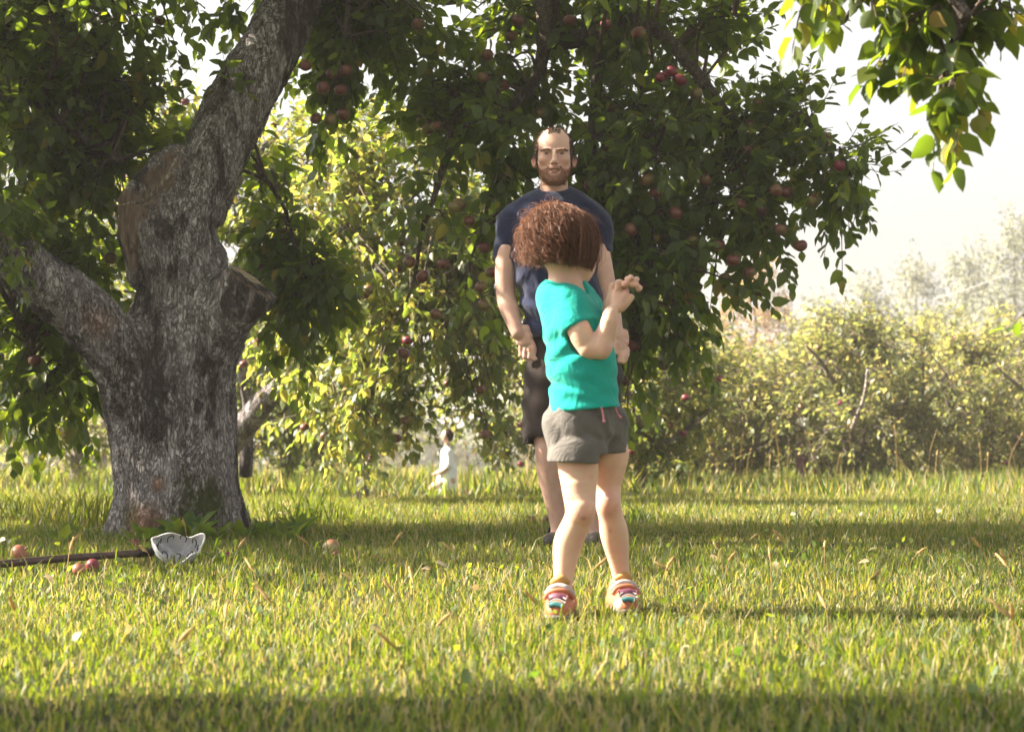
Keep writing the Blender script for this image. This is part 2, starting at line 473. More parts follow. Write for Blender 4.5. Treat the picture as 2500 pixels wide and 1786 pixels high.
def frames(D, U):
    """rotation matrices whose Y is D and Z near U"""
    D = D / (np.linalg.norm(D, axis=1, keepdims=True) + 1e-9)
    X = np.cross(D, U); X /= np.linalg.norm(X, axis=1, keepdims=True) + 1e-9
    Z = np.cross(X, D)
    return np.stack([X, D, Z], 2)

def bake_leaves(pos, rot, size, kinds, tint):
    Vs, Ts, Qs, tn = [], [], [], []; o = 0
    for kd in np.unique(kinds):
        m = kinds == kd; V, T, Q = LEAF[kd]
        W = np.einsum('nij,vj->nvi', rot[m], V) * size[m][:, None, None] + pos[m][:, None]
        n = len(W); nv = len(V)
        b = o + np.arange(n)[:, None, None] * nv
        Ts.append((b + T[None]).reshape(-1, 3))
        if len(Q): Qs.append((b + Q[None]).reshape(-1, 4))
        Vs.append(W.reshape(-1, 3)); tn.append(np.repeat(tint[m], nv)); o += n * nv
    return np.concatenate(Vs), [np.concatenate(Ts)] + ([np.concatenate(Qs)] if Qs else []), np.concatenate(tn)

def unit(v): return v / (np.linalg.norm(v, axis=-1, keepdims=True) + 1e-9)

def grow(nodes, clumps, sub_per=None, twigs=7, leaves=9, tlen=.26, lsize=.085, droop=.5, kinds=('a', 'b', 'c'), rg=RNG, subr=.011, reach=1.3, leafsp=1.0):
    """sub-branches from the skeleton nodes into each clump, twigs along them, leaves along the twigs.
    clumps: (centre xyz, radii xyz, number of sub-branches)"""
    SB, TW, LP, LD, LS = [], [], [], [], []
    nodes = np.array(nodes)
    for cl in clumps:
        c, r, n = cl[:3]; dr = cl[3] if len(cl) > 3 else droop
        for _ in range(n):
            u = unit(rg.normal(size=3)) * rg.random() ** .4
            tgt = np.array(c) + u * np.array(r)
            dd = np.linalg.norm(nodes - tgt, axis=1)
            near = np.argsort(dd)[:5]; st = nodes[near[rg.integers(len(near))]]
            L = np.linalg.norm(tgt - st)
            if L > reach:                                    # long reach: begin nearer, hanging from a hidden parent branch
                st = tgt + (st - tgt) / L * reach * (0.6 + .4 * rg.random()); L = np.linalg.norm(tgt - st)
            mid = (st + tgt) / 2 + np.array([0, 0, .22 * L * dr + .05]) + rg.normal(size=3) * .09 * L
            P = spline([st, mid, tgt], 8); SB.append((P, subr * (0.7 + .6 * L)))
            sd = unit(P[-1] - P[-3])
            for j in range(twigs):
                t = (.22 + .78 * (j + rg.random()) / twigs) * 7; i = min(int(t), 6)
                p = P[i] + (P[i + 1] - P[i]) * (t - i)
                ax = unit(P[min(i + 1, 7)] - P[i] + 1e-6)
                side = unit(np.cross(ax, rg.normal(size=3)))
                d = unit(ax * .55 + side * .8 + np.array([0, 0, .30 - .55 * dr]))
                if j == twigs - 1: d = unit(sd + np.array([0, 0, -.2 * dr])); p = P[-1]
                tl = tlen * (0.6 + .8 * rg.random())
                e = p + d * tl * .55; f = e + unit(d + np.array([0, 0, .25 - .75 * dr])) * tl * .45
                Tp = spline([p, e, f], 5); TW.append(Tp)
                nl = max(3, int(leaves * (.7 + .6 * rg.random())))
                for q in range(nl):
                    s = (.15 + .85 * (q + .5) / nl) * 4; ii = min(int(s), 3)
                    lp = Tp[ii] + (Tp[ii + 1] - Tp[ii]) * (s - ii); la = unit(Tp[ii + 1] - Tp[ii])
                    ang = q * 2.4 + rg.random() * .8
                    a1 = unit(np.cross(la, [.3, .2, 1])); b1 = np.cross(la, a1)
                    rad = a1 * math.cos(ang) + b1 * math.sin(ang)
                    spread = 1.0 if q < nl - 2 else .35
                    ld = unit(la * .55 + rad * spread + np.array([0, 0, -.25 - .45 * dr]) + rg.normal(size=3) * .18)
                    LP.append(lp); LD.append(ld); LS.append(lsize * (.62 + .55 * rg.random()) * (0.8 if q >= nl - 2 else 1))
    LP, LD, LS = np.array(LP), np.array(LD), np.array(LS)
    n = len(LP)
    U = np.tile([0, 0, 1.0], (n, 1)) + rg.normal(size=(n, 3)) * .45
    rot = frames(LD, U)
    kd = np.array(kinds)[rg.integers(len(kinds), size=n)]
    tint = np.clip(rg.beta(1.6, 2.0, size=n), 0, 1)
    return dict(sub=SB, tw=TW, pos=LP, rot=rot, size=LS, kind=kd, tint=tint)

def wood_mesh(name, G, parent, twig_r=.0022, mat=None, side=4, twigs=True):
    P = np.array([s[0] for s in G['sub']]); r0 = np.array([s[1] for s in G['sub']])
    pk = [0, 1, 2, 3, 4, 5, 6, 7] if side > 3 else [0, 2, 4, 7]
    Rr = r0[:, None] * np.linspace(1, .35, 8)[None]
    V1, Q1 = tubes(P[:, pk], Rr[:, pk], side)
    T = np.array(G['tw'])[:, ::2]
    if not twigs: T = T[:1]
    V2, Q2 = tubes(T, np.full(T.shape[:2], twig_r) * np.linspace(1.3, .6, 3)[None], 3)
    me = mesh_np(name, np.vstack([V1, V2]), [np.vstack([Q1, Q2 + len(V1)])], mat or M['twig'])
    o = link(name, me, parent); o['kind'] = 'stuff'
    return o

LEAFMESH = {}
def leaf_objects(G, parent, mat, nmax, view=True, name='leaf'):
    """the nmax leaves that show largest become parts of their own; returns the mask of them"""
    p = G['pos']; y = p[:, 1]
    px = 1250 + p[:, 0] / y * F_PX; py = 1054 - (p[:, 2] - CAM_H) / y * F_PX
    show = (px > 10) & (px < 2490) & (py > 5) & (py < 1780)
    score = np.where(show, G['size'] / y, -1)
    order = np.argsort(-score)[:nmax]
    order = order[score[order] > 0]
    for kd in np.unique(G['kind']):
        key = (kd, mat.name)
        if key not in LEAFMESH:
            V, T, Q = LEAF[kd]
            LEAFMESH[key] = mesh_np('leaf_' + kd, V, [T] + ([Q] if len(Q) else []), mat, attrs={'tint': np.full(len(V), .0)})
    base = Matrix.Translation(parent.location).inverted()
    for i in order:
        o = bpy.data.objects.new(name, LEAFMESH[(G['kind'][i], mat.name)]); C.objects.link(o); o.parent = parent
        m = np.eye(4); m[:3, :3] = G['rot'][i] * G['size'][i]; m[:3, 3] = p[i]
        o.matrix_basis = base @ Matrix(m.tolist())
    k = np.ones(len(p), bool); k[order] = False
    return k

def leaf_stuff(name, G, keep, parent, mat):
    V, F, tn = bake_leaves(G['pos'][keep], G['rot'][keep], G['size'][keep], G['kind'][keep], G['tint'][keep])
    o = link(name, mesh_np(name, V, F, mat, attrs={'tint': tn}), parent); o['kind'] = 'stuff'
    return o

def branch_part(name, pts, r0, r1, parent, mat, sides=10, n=None, wob=.12):
    n = n or 6 * len(pts); P = spline(pts, n)
    t = np.linspace(0, 1, n); L = np.linalg.norm(P[-1] - P[0])
    for a in range(3): P[:, a] += r0 * wob * 2.0 * np.sin(t * L * (5 + a) + a * 2 + P[0, 0] * 9) * t
    r = (r0 + (r1 - r0) * t) * (1 + wob * vnoise(t * L * 9, P[:, 0] * 3, P[:, 2] * 3))
    V, Q = tubes(P[None], r[None], sides)
    # close the ends
    V = np.vstack([V, P[0], P[-1]]); nv = len(V)
    j = np.arange(sides); j2 = (j + 1) % sides
    T = np.vstack([np.stack([j2, j, np.full(sides, nv - 2)], 1), np.stack([(n - 1) * sides + j, (n - 1) * sides + j2, np.full(sides, nv - 1)], 1)])
    return link(name, mesh_np(name, V, [Q, T], mat), parent), P

# ------------------------------------------------------------------ the ground and the grass
def build_ground():
    xs = np.unique(np.concatenate([np.linspace(-16, 16, 80), -np.geomspace(16, 590, 26), np.geomspace(16, 590, 26)]))
    ys = np.unique(np.concatenate([np.linspace(-4, 40, 130), np.geomspace(40, 590, 40), -np.geomspace(4, 590, 16)]))
    X, Y = np.meshgrid(xs, ys, indexing='ij'); Z = ground_z(X, Y)
    V = np.stack([X, Y, Z], -1).reshape(-1, 3); nx, ny = len(xs), len(ys)
    i, j = np.meshgrid(np.arange(nx - 1), np.arange(ny - 1), indexing='ij'); b = (i * ny + j).ravel()
    Q = np.stack([b, b + ny, b + ny + 1, b + 1], 1)
    m, t, out = new_mat('turf_soil'); tc = t.nodes.new('ShaderNodeTexCoord')
    n1 = noise(t, 1.2, 6, tc.outputs['Object'], .6); n2 = noise(t, 60, 6, tc.outputs['Object'], .7)
    c = ramp(t, n1.outputs['Fac'], [(.3, (.022, .026, .009)), (.5, (.036, .040, .012)), (.7, (.075, .06, .026))])
    c2 = mix(t, .7, c.outputs[0], n2.outputs['Color'], 'SOFT_LIGHT')
    p = N(t, 'ShaderNodeBsdfPrincipled', Roughness=.95); p.inputs['Specular IOR Level'].default_value = .1
    t.links.new(c2, p.inputs['Base Color']); t.links.new(bump(t, n2.outputs['Fac'], .8, .02), p.inputs['Normal'])
    t.links.new(p.outputs[0], out.inputs[0])
    o = link('ground', mesh_np('ground', V, [Q], m)); o['kind'] = 'structure'
build_ground()

def blades(n, ylo, yhi, hmin, hmax, width, rg, half=lambda y: .36 * y + 1.0, lean=.35, ypow=1.0, xy=None, tint=None, flat=False):
    if xy is None:
        y = ylo + (yhi - ylo) * rg.random(n * 2) ** ypow
        x = (rg.random(n * 2) * 2 - 1) * half(yhi)
        k = np.abs(x) < half(y); x, y = x[k][:n], y[k][:n]
    else: x, y = xy
    n = len(x)
    patch = fbm(x * 1.3, y * 1.3, 0 * x, 3, 5)
    h = hmin + (hmax - hmin) * rg.random(n) ** 2.0 * (1 + 1.1 * patch)
    h = np.maximum(h, hmin * .6)
    a = rg.random(n) * 2 * np.pi; ln = h * lean * (.3 + 1.6 * rg.random(n))
    dx, dy = np.cos(a), np.sin(a)
    wv = width * (.6 + .8 * rg.random(n)); b = rg.random(n) * 2 * np.pi
    wx, wy = np.cos(b) * wv / 2, np.sin(b) * wv / 2
    z0 = ground_z(x, y) - .003
    V = np.zeros((n, 5, 3))
    V[:, 0] = np.stack([x - wx, y - wy, z0], 1); V[:, 1] = np.stack([x + wx, y + wy, z0], 1)
    mx, my, mz = x + dx * ln * .35, y + dy * ln * .35, z0 + h * .58
    V[:, 2] = np.stack([mx - wx * .8, my - wy * .8, mz], 1); V[:, 3] = np.stack([mx + wx * .8, my + wy * .8, mz], 1)
    V[:, 4] = np.stack([x + dx * ln, y + dy * ln, z0 + h * (1 - .25 * np.minimum(ln / h, 1))], 1)
    bb = np.arange(n)[:, None] * 5
    if tint is None:
        dry = fbm(x * .9 + 9, y * .9, 0 * x, 3, 11)
        tt = np.clip(rg.random(n) * .80 + dry * .35 + .06, 0, .999)
    else: tt = tint * np.ones(n)
    if flat:
        b3 = np.arange(n)[:, None] * 3
        return V[:, [0, 1, 4]].reshape(-1, 3), np.zeros((0, 4), int), b3 + np.array([[0, 1, 2]]), np.repeat(tt, 3)
    return V.reshape(-1, 3), bb + np.array([[0, 1, 3, 2]]), bb + np.array([[2, 3, 4]]), np.repeat(tt, 5)

def join_blades(name, parts, mat, label, cat='grass'):
    V, Q, T, tn = [], [], [], []; o = 0
    for p in parts:
        V.append(p[0]); Q.append(p[1] + o); T.append(p[2] + o); tn.append(p[3]); o += len(p[0])
    me = mesh_np(name, np.vstack(V), [np.vstack(Q), np.vstack(T)], mat, attrs={'tint': np.concatenate(tn)})
    return tag(link(name, me), label, cat, kind='stuff')
g1 = np.random.default_rng(21)
join_blades('grass', [
    blades(90000, 2.2, 5.6, .014, .050, .0038, g1),
    blades(2600, 2.2, 5.6, .045, .10, .0036, g1, lean=.7),
    blades(62000, 5.6, 9.5, .014, .050, .0050, g1),
    blades(55000, 5.6, 9.5, .014, .046, .0056, g1, flat=True),
    blades(2500, 5.6, 9.5, .06, .12, .005, g1, lean=.6),
    blades(110000, 9.5, 15, .022, .07, .0085, g1, flat=True),
    blades(78000, 15, 34, .07, .22, .020, g1, flat=True),
    blades(9000, 24, 34, .18, .42, .02, g1),
], M['grass'], 'short mixed green and straw coloured orchard grass all over the ground')

def foxtails(n, ylo, yhi, rg, hh=(.16, .34), hw=.29):
    y = ylo + (yhi - ylo) * rg.random(n); x = (rg.random(n) * 2 - 1) * (hw * y)
    P, Rr, H, HR, tn = [], [], [], [], []
    for i in range(n):
        h = hh[0] + (hh[1] - hh[0]) * rg.random(); a = rg.random() * 6.28; l = h * (.05 + .28 * rg.random())
        z = float(ground_z(x[i], y[i])); d = np.array([math.cos(a), math.sin(a), 0])
        b = np.array([x[i], y[i], z]); m = b + np.array([0, 0, h * .6]) + d * l * .3; e = b + np.array([0, 0, h * .93]) + d * l
        P.append(spline([b, m, e], 6)); Rr.append(np.full(6, .0011 if yhi < 12 else .003))
        hd = unit(e - m + d * .02); L = .035 + .03 * rg.random()
        H.append(np.array([e + hd * L * t for t in np.linspace(0, 1, 6)])); HR.append(np.array([.25, .85, 1, .95, .7, .15]) * (.0042 if yhi < 12 else .008))
    V1, Q1 = tubes(np.array(P), np.array(Rr), 3); V2, Q2 = tubes(np.array(H), np.array(HR), 6)
    V2 = V2 + rg.normal(size=V2.shape) * .0009
    H = np.array(H); nb = 30 if yhi < 12 else 8; Bp = []          # bristles
    for Hc in H:
        ti = rg.random(nb) * 4.6 + .2; i0 = ti.astype(int); b = Hc[i0] + (Hc[np.minimum(i0 + 1, 5)] - Hc[i0]) * (ti - i0)[:, None]
        dv = unit(unit(Hc[-1] - Hc[0]) * .9 + rg.normal(size=(nb, 3)) * .55) * (.011 if yhi < 12 else .022); Bp.append(np.stack([b, b + dv * .5, b + dv], 1))
    Bp = np.concatenate(Bp); V3, Q3 = tubes(Bp, np.tile([.0006, .0005, .0001], (len(Bp), 1)) * (1 if yhi < 12 else 2.2), 3)
    return V1, Q1, np.vstack([V2, V3]), np.vstack([Q2, Q3 + len(V2)])
g2 = np.random.default_rng(33); Vs, Qs, o_ = [], [], 0
for a in (foxtails(14, 3.8, 5.4, g2, (.06, .11)), foxtails(30, 5.4, 8.0, g2, (.06, .14)), foxtails(260, 17, 30, g2, (.30, .62))):
    for V, Q in ((a[0], a[1]), (a[2], a[3])):
        Vs.append(V); Qs.append(Q + o_); o_ += len(V)
tag(link('foxtail_grass', mesh_np('foxtail_grass', np.vstack(Vs), [np.vstack(Qs)], M['seed'], attrs={'tint': RNG.random(o_)})),
    'tan bristly foxtail seed heads standing out of the short grass', 'foxtail grass', kind='stuff')

# broad clover-like leaves and small fallen leaves between the blades
g3 = np.random.default_rng(5)
n = 1500; y = 3.4 + 8.5 * g3.random(n) ** .8; x = (g3.random(n) * 2 - 1) * .3 * y
D = np.stack([g3.normal(size=n), g3.normal(size=n), .5 + g3.random(n)], 1)
rot = frames(D, g3.normal(size=(n, 3)) + np.array([0, 0, 1.2]))
V, F, tn = bake_leaves(np.stack([x, y, ground_z(x, y) + .01 + .04 * g3.random(n)], 1), rot, .010 + .024 * g3.random(n) ** 3, np.full(n, 'c'), g3.random(n))
tag(link('ground_cover', mesh_np('ground_cover', V, F, M['weed'], attrs={'tint': tn})), 'small broad weed leaves scattered among the grass blades', 'weeds', kind='stuff')
n = 60; y = 4.2 + 7 * g3.random(n); x = (g3.random(n) * 2 - 1) * .3 * y
rot = frames(g3.normal(size=(n, 3)) * np.array([1, 1, .35]), g3.normal(size=(n, 3)) + np.array([0, 0, .8]))
V, F, tn = bake_leaves(np.stack([x, y, ground_z(x, y) + .02 + .03 * g3.random(n)], 1), rot, .030 + .025 * g3.random(n), np.full(n, 'b'), g3.random(n))
M['dry'] = leaf_mat('dry_leaf', [(0, (.28, .23, .13)), (.6, (.40, .36, .24)), (1, (.25, .14, .07))], [(0, (.5, .45, .2)), (1, (.5, .3, .1))], .3, .5)
tag(link('fallen_leaves', mesh_np('fallen_leaves', V, F, M['dry'], attrs={'tint': tn})), 'pale dry fallen apple leaves lying in the grass', 'fallen leaves', kind='stuff')

# weeds round the foot of the trunk: each rosette a thing
def rosette(px, d, n, size, label, up=1.0, name='broadleaf_weed', mat='weed', rg=g3):
    b = at(px, 1054, d); b[2] = float(ground_z(b[0], b[1])) - .004
    root = empty(name, b, label, 'weed', 'broad leaved weeds at the foot of the trunk')
    for i in range(n):
        a = i * 2.4 + rg.random(); el = (.5 + .9 * rg.random()) * up
        D = np.array([[math.cos(a), math.sin(a), el]]); rt = frames(D, np.array([[-math.cos(a) * .8, -math.sin(a) * .8, 1.2]]))[0]
        key = ('wd', mat)
        if key not in LEAFMESH:
            V, T, Q = LEAF['a']; V = V * np.array([.62, 1, 1]); LEAFMESH[key] = mesh_np('weed_leaf', V, [T, Q], M[mat], attrs={'tint': np.zeros(len(V))})
        o = bpy.data.objects.new('leaf', LEAFMESH[key]); C.objects.link(o); o.parent = root
        m = np.eye(4); m[:3, :3] = rt * size * (.6 + .6 * rg.random()); m[:3, 3] = [math.cos(a) * .01, math.sin(a) * .01, 0]
        o.matrix_basis = Matrix(m.tolist())
for i, (px, d, n, s, lb) in enumerate([
    (395, 9.05, 9, .13, 'broad leaved weed at the trunk foot beside the rusty bark patch'),
    (455, 8.95, 12, .17, 'tall dock like weed in front of the middle of the trunk foot'),
    (350, 8.95, 8, .11, 'low broad leaved weed left of the dock at the trunk foot'),
    (520, 8.95, 10, .13, 'dark green broad weed right of the dock, above the picking bag'),
    (590, 9.15, 10, .13, 'leafy weed hugging the right corner of the trunk foot'),
    (650, 9.25, 11, .14, 'large leafy weed in the grass just right of the trunk'),
    (705, 9.0, 10, .12, 'broad weed between the trunk and the fallen apple'),
    (735, 9.5, 8, .13, 'weed behind the fallen apple, in half shade'),
    (150, 8.6, 8, .11, 'dark broad weed in the shade behind the picker pole'),
    (430, 8.2, 6, .08, 'small yellow green weed growing in front of the picking bag'),
    (545, 7.3, 7, .07, 'small round leaved weed in the shade right of the picking bag')]):
    rosette(px, d, n, s, lb)

# tufts of long grass: each a thing of one mesh
def tuft(px, d, n, h, label, rg, spread=.06, lean=.6):
    b = at(px, 1054, d)
    xy = (b[0] + rg.normal(size=n) * spread, b[1] + rg.normal(size=n) * spread)
    p = blades(n, 0, 0, h * .55, h, .007, rg, xy=xy, lean=lean, tint=rg.random(n) * .5)
    V = p[0] - np.array([b[0], b[1], 0])
    o = link('grass_tuft', mesh_np('grass_tuft', V, [p[1], p[2]], M['grass'], attrs={'tint': p[3]})); o.location = (b[0], b[1], 0)
    tag(o, label, 'grass tuft', 'tufts of long grass')
for px, d, n, h, lb in [
    (760, 10.4, 60, .38, 'tall dark grass tuft right of the trunk, standing against the sunlit meadow'),
    (700, 10.2, 45, .26, 'shorter grass tuft between the trunk and the tall tuft'),
    (835, 10.6, 40, .24, 'bent grass tuft right of the tall tuft, blades drooping over'),
    (120, 10.2, 90, .30, 'wide tuft of long dark grass left of the trunk'),
    (215, 10.0, 90, .33, 'dense long grass tuft touching the left side of the trunk'),
    (30, 10.4, 70, .26, 'long grass tuft at the left edge behind the picker pole'),
    (1560, 10.3, 60, .18, 'low tuft of long grass in the sun right of the child'),
    (1960, 10.4, 40, .17, 'low grass tuft where the shade begins, right of the child'),
    (2250, 10.5, 50, .17, 'low dark grass tuft at the far side of the shaded strip'),
    (1450, 10.0, 40, .15, 'small grass tuft just behind the adult')]:
    tuft(px, d, n, h, lb, g3)

# ------------------------------------------------------------------ the old apple tree
P_T = F_PX / 9.5
def A(px, py, d=9.5): return at(px, py, d)
tree_root = empty('apple_tree', (A(437, 1300)[0], 9.5, 0.0), 'old leaning apple tree with scaly grey trunk, sawn stump and dark apple laden canopy', 'apple tree')
def build_trunk():
    lo = A(-420, 1330) ; lo[1] = 8.6; lo[2] = -.12
    hi = A(900, -330); hi[1] = 10.3
    S = SDF(lo, hi, .0105)
    def ch(pts, k, sc=(1, 1, 1)): S.chain([(A(px, py, d), r * .955 / P_T) for px, py, d, r in pts], k, sc)
    ch([(437, 1320, 9.5, 172), (436, 1230, 9.5, 160), (428, 1120, 9.5, 158), (420, 1000, 9.5, 157), (428, 860, 9.5, 142), (444, 740, 9.5, 120), (447, 630, 9.5, 103), (452, 540, 9.5, 93), (500, 430, 9.55, 88), (560, 300, 9.65, 84), (625, 180, 9.75, 82), (715, 10, 9.9, 76), (810, -160, 10.1, 68), (880, -300, 10.2, 60)], .07)
    ch([(385, 1010, 9.42, 105), (300, 870, 9.3, 82), (190, 755, 9.15, 72), (60, 655, 9.0, 68), (-70, 560, 8.9, 62), (-300, 440, 8.8, 55), (-420, 380, 8.75, 50)], .10)
    ch([(470, 850, 9.42, 100), (540, 770, 9.34, 80), (640, 650, 9.26, 70)], .08)
    # roots flaring at the foot
    for a, r in ((200, 60), (250, 70), (300, 62), (340, 55), (20, 60), (90, 60), (150, 55)):
        c, s = math.cos(R(a)), math.sin(R(a)); b = A(437, 1300)
        S.cone(b + np.array([c * .20, s * .20, .16]), b + np.array([c * .36, s * .34, -.06]), r * .62 / P_T, .035, .07)
    # lump where the old limb tore off, and its hollow
    S.chain([(A(395, 640, 9.34), .11), (A(350, 520, 9.38), .10), (A(395, 430, 9.45), .085), (A(430, 375, 9.5), .05)], .06)
    S.chain([(A(330, 690, 9.36), .04), (A(318, 560, 9.36), .065), (A(308, 500, 9.34), .05), (A(325, 455, 9.34), .025)], .03)
    # plane sawn through the stump
    wood_pt = A(607, 684, 9.28)
    S.plane(wood_pt, (.60, -.14, .80), A(535, 780, 9.6) - np.array([0, .7, 0]), A(760, 560, 9.6), .004)
    S.chain([(A(364, 480, 9.29), .034), (A(392, 436, 9.34), .060), (A(420, 390, 9.40), .036)], .010, op='sub')
    S.chain([(A(352, 520, 9.23), .016), (A(372, 470, 9.20), .03)], .02, op='sub')
    S.ell(A(480, 690, 9.1), (.05, .05, .09), .06, op='sub')
    # ridges
    def rid(x, y, z):
        f = fbm(x * 7, y * 7, z * 1.6, 3, 3)
        g = fbm(x * 22, y * 22, z * 7, 3, 8)
        return f * .035 + g * .012
    S.warp(rid, .08)
    V, Q = S.mesh()
    wood = np.zeros(len(V))
    nrm_d = (V - wood_pt) @ (np.array([.60, -.14, .80]) / np.linalg.norm([.60, -.14, .80]))
    onface = (np.abs(nrm_d) < .005) & (np.linalg.norm(V - wood_pt, axis=1) < .22)
    def near(px, py, d, r, e=.03):
        q = np.linalg.norm((V - A(px, py, d)) * np.array([1, .6, 1]), axis=1); return np.clip((r - q) / e, 0, 1)
    wn_ = fbm(V[:, 0] * 18, V[:, 1] * 18, V[:, 2] * 9, 3, 15) * .022
    for q in ((364, 480, 9.31, .055), (392, 436, 9.36, .078), (420, 390, 9.42, .055), (340, 520, 9.27, .05)): wood = np.maximum(wood, near(q[0], q[1], q[2], q[3] + 0, .02))
    for u in np.linspace(0, 1, 12):
        p = A(306 + 26 * u, 505 + 190 * u, 9.30); rr_ = (.075 - .055 * u) + wn_; qd = np.linalg.norm((V - p) * np.array([1, .5, .8]), axis=1); wood = np.maximum(wood, np.clip((rr_ - qd) / .012, 0, 1))
    wood[onface] = 1
    # scaly bark relief on everything that is not bare wood
    jx, jz = fbm(V[:, 0] * 12, V[:, 1] * 12, V[:, 2] * 12, 2, 31), fbm(V[:, 0] * 12, V[:, 1] * 12, V[:, 2] * 12, 2, 47)
    f1, f2 = voro((V[:, 0] + jx * .05) * 44, V[:, 1] * 44, (V[:, 2] + jz * .08) * 17)
    e = np.clip((f2 - f1) / .30, 0, 1)
    me_ = mesh_np('t', V, [Q], None); me_.update()
    nr = np.zeros(len(V) * 3, np.float32); me_.vertices.foreach_get('normal', nr); nr = nr.reshape(-1, 3)
    bpy.data.meshes.remove(me_)
    disp = (e ** .6 - .6) * .007 * (1 - wood) + .004 * fbm(V[:, 0] * 60, V[:, 1] * 60, V[:, 2] * 30, 2, 71) * (1 - wood)
    V2 = V + nr * disp[:, None]
    moss = np.maximum(near(500, 1230, 9.2, .17, .1), near(455, 1180, 9.2, .10, .1)); moss = np.maximum(moss, near(318, 1270, 9.2, .11, .08))
    rust = np.maximum(near(360, 1285, 9.2, .13, .08), near(385, 1180, 9.2, .05, .04)); rust = np.maximum(rust, near(240, 790, 9.1, .10, .08) * .6)
    o = link('trunk', mesh_np('trunk', V2, [Q], M['bark'], attrs={'wood': wood, 'moss': moss, 'rust': rust}), tree_root)
    # the sawn face: a slightly sunken disc of wood with a torn edge
    n_ = np.array([.60, -.14, .80]); n_ /= np.linalg.norm(n_); u = unit(np.cross(n_, [0, 1, 0])); v = np.cross(n_, u)
    Vf = [wood_pt + n_ * .003]; k = 28
    for ring, q in ((.5, -.004), (.86, .001), (1.0, .006)):
        for j in range(k):
            a = j * 2 * math.pi / k; rr = ring * (.108 + .008 * math.sin(3 * a) + .005 * math.sin(7 * a))
            Vf.append(wood_pt + (u * math.cos(a) + v * math.sin(a)) * rr + n_ * (q + .003))
    T = [(0, 1 + j, 1 + (j + 1) % k) for j in range(k)]
    Qf = [(1 + r * k + j, 1 + (r + 1) * k + j, 1 + (r + 1) * k + (j + 1) % k, 1 + r * k + (j + 1) % k) for r in range(2) for j in range(k)]
    m, t, out = new_mat('sawn_wood'); tc = t.nodes.new('ShaderNodeTexCoord')
    wn = noise(t, 26, 6, tc.outputs['Object'], .7, 1.5)
    c = ramp(t, wn.outputs['Fac'], [(.3, (.12, .09, .07)), (.5, (.30, .23, .17)), (.62, (.44, .32, .20)), (.8, (.46, .42, .38))])
    p = N(t, 'ShaderNodeBsdfPrincipled', Roughness=.8); t.links.new(c.outputs[0], p.inputs['Base Color'])
    t.links.new(bump(t, wn.outputs['Fac'], .7, .008), p.inputs['Normal']); t.links.new(p.outputs[0], out.inputs[0])
    link('cut_face', mesh_np('cut_face', np.array(Vf), [np.array(T), np.array(Qf)], m), o)
    # strips of torn bark over the hollow
    for pts, r0, r1 in (([A(436, 360, 9.30), A(425, 405, 9.20), A(395, 450, 9.15), A(355, 485, 9.16), A(322, 492, 9.22)], .016, .007),
                        ([A(322, 492, 9.22), A(300, 500, 9.2), A(256, 504, 9.2)], .006, .002)):
        b, _ = branch_part('bark_strip', pts, r0, r1, o, M['bark_pale'], 6, wob=.25)
    return o
build_trunk()

limbs, nodes = [], []
def limb(pts, r0, r1, sides=10, mat='bark2', parent=None):
    P = [A(*p) if len(p) == 3 else A(p[0], p[1], 9.7) for p in pts]
    o, S = branch_part('branch', P, r0, r1, parent or tree_root, M[mat], sides, wob=.10)
    nodes.extend(S[2:]); return o
limb([(880, -300, 10.2), (1000, -420, 10.3), (1250, -430, 10.4), (1600, -380, 10.5), (1900, -200, 10.4), (2060, 60, 10.2)], .115, .035, 12, 'bark')
limb([(1230, -430, 10.4), (1290, -200, 10.3), (1335, 30, 10.25), (1350, 90, 10.2), (1440, 85, 10.2), (1560, 60, 10.2), (1680, 160, 10.2), (1800, 300, 10.1)], .085, .025, 10)
limb([(1335, 30, 10.25), (1325, 130, 10.2), (1300, 210, 10.2), (1200, 300, 10.1), (1130, 330, 10.0)], .045, .018, 8)
limb([(1130, 330, 10.0), (1085, 400, 9.95), (1060, 480, 9.9), (1030, 560, 9.9), (1010, 680, 9.9), (990, 740, 9.9)], .022, .007, 7)
limb([(1210, 400, 10.0), (1190, 500, 9.9), (1160, 600, 9.9), (1120, 700, 9.9)], .013, .005, 6)
limb([(1460, 100, 10.2), (1450, 230, 10.1), (1445, 330, 10.0), (1470, 460, 9.95), (1530, 500, 9.9), (1560, 600, 9.9)], .022, .008, 7)
limb([(1950, 280, 10.1), (1990, 320, 10.0), (2020, 370, 10.0), (2080, 420, 9.95)], .015, .006, 6)
limb([(1750, 250, 10.1), (1770, 330, 10.0), (1780, 420, 10.0), (1790, 520, 9.9)], .012, .005, 6)
limb([(1560, 200, 10.1), (1600, 420, 9.95), (1590, 640, 9.85), (1580, 760, 9.8), (1560, 860, 9.8)], .020, .006, 6)
limb([(880, -300, 10.2), (860, -100, 10.0), (845, 60, 9.95), (830, 200, 9.9)], .03, .006, 6)
limb([(780, -100, 10.05), (600, -260, 10.0), (380, -220, 9.8), (160, -100, 9.6), (20, 100, 9.5)], .06, .015, 8)
limb([(-300, 440, 8.8), (-700, 250, 8.9), (-1100, 0, 9.2), (-1500, -200, 9.5)], .10, .04, 10, 'bark')
limb([(-250, 430, 8.85), (-100, 300, 9.3), (60, 250, 9.4), (200, 330, 9.5), (300, 400, 9.6)], .03, .008, 7)
limb([(-100, 560, 8.95), (0, 700, 9.5), (60, 820, 9.8), (110, 960, 9.9)], .022, .007, 6)
limb([(620, 400, 9.9), (690, 500, 9.95), (720, 600, 9.9), (760, 720, 9.9)], .014, .005, 6)
limb([(720, 0, 10.1), (900, -60, 10.6), (1100, 0, 11.0), (1400, -120, 11.3)], .05, .02, 8)
limb([(-700, 250, 8.9), (-500, 0, 9.6), (-200, -300, 10.2), (300, -500, 10.4)], .05, .02, 8)

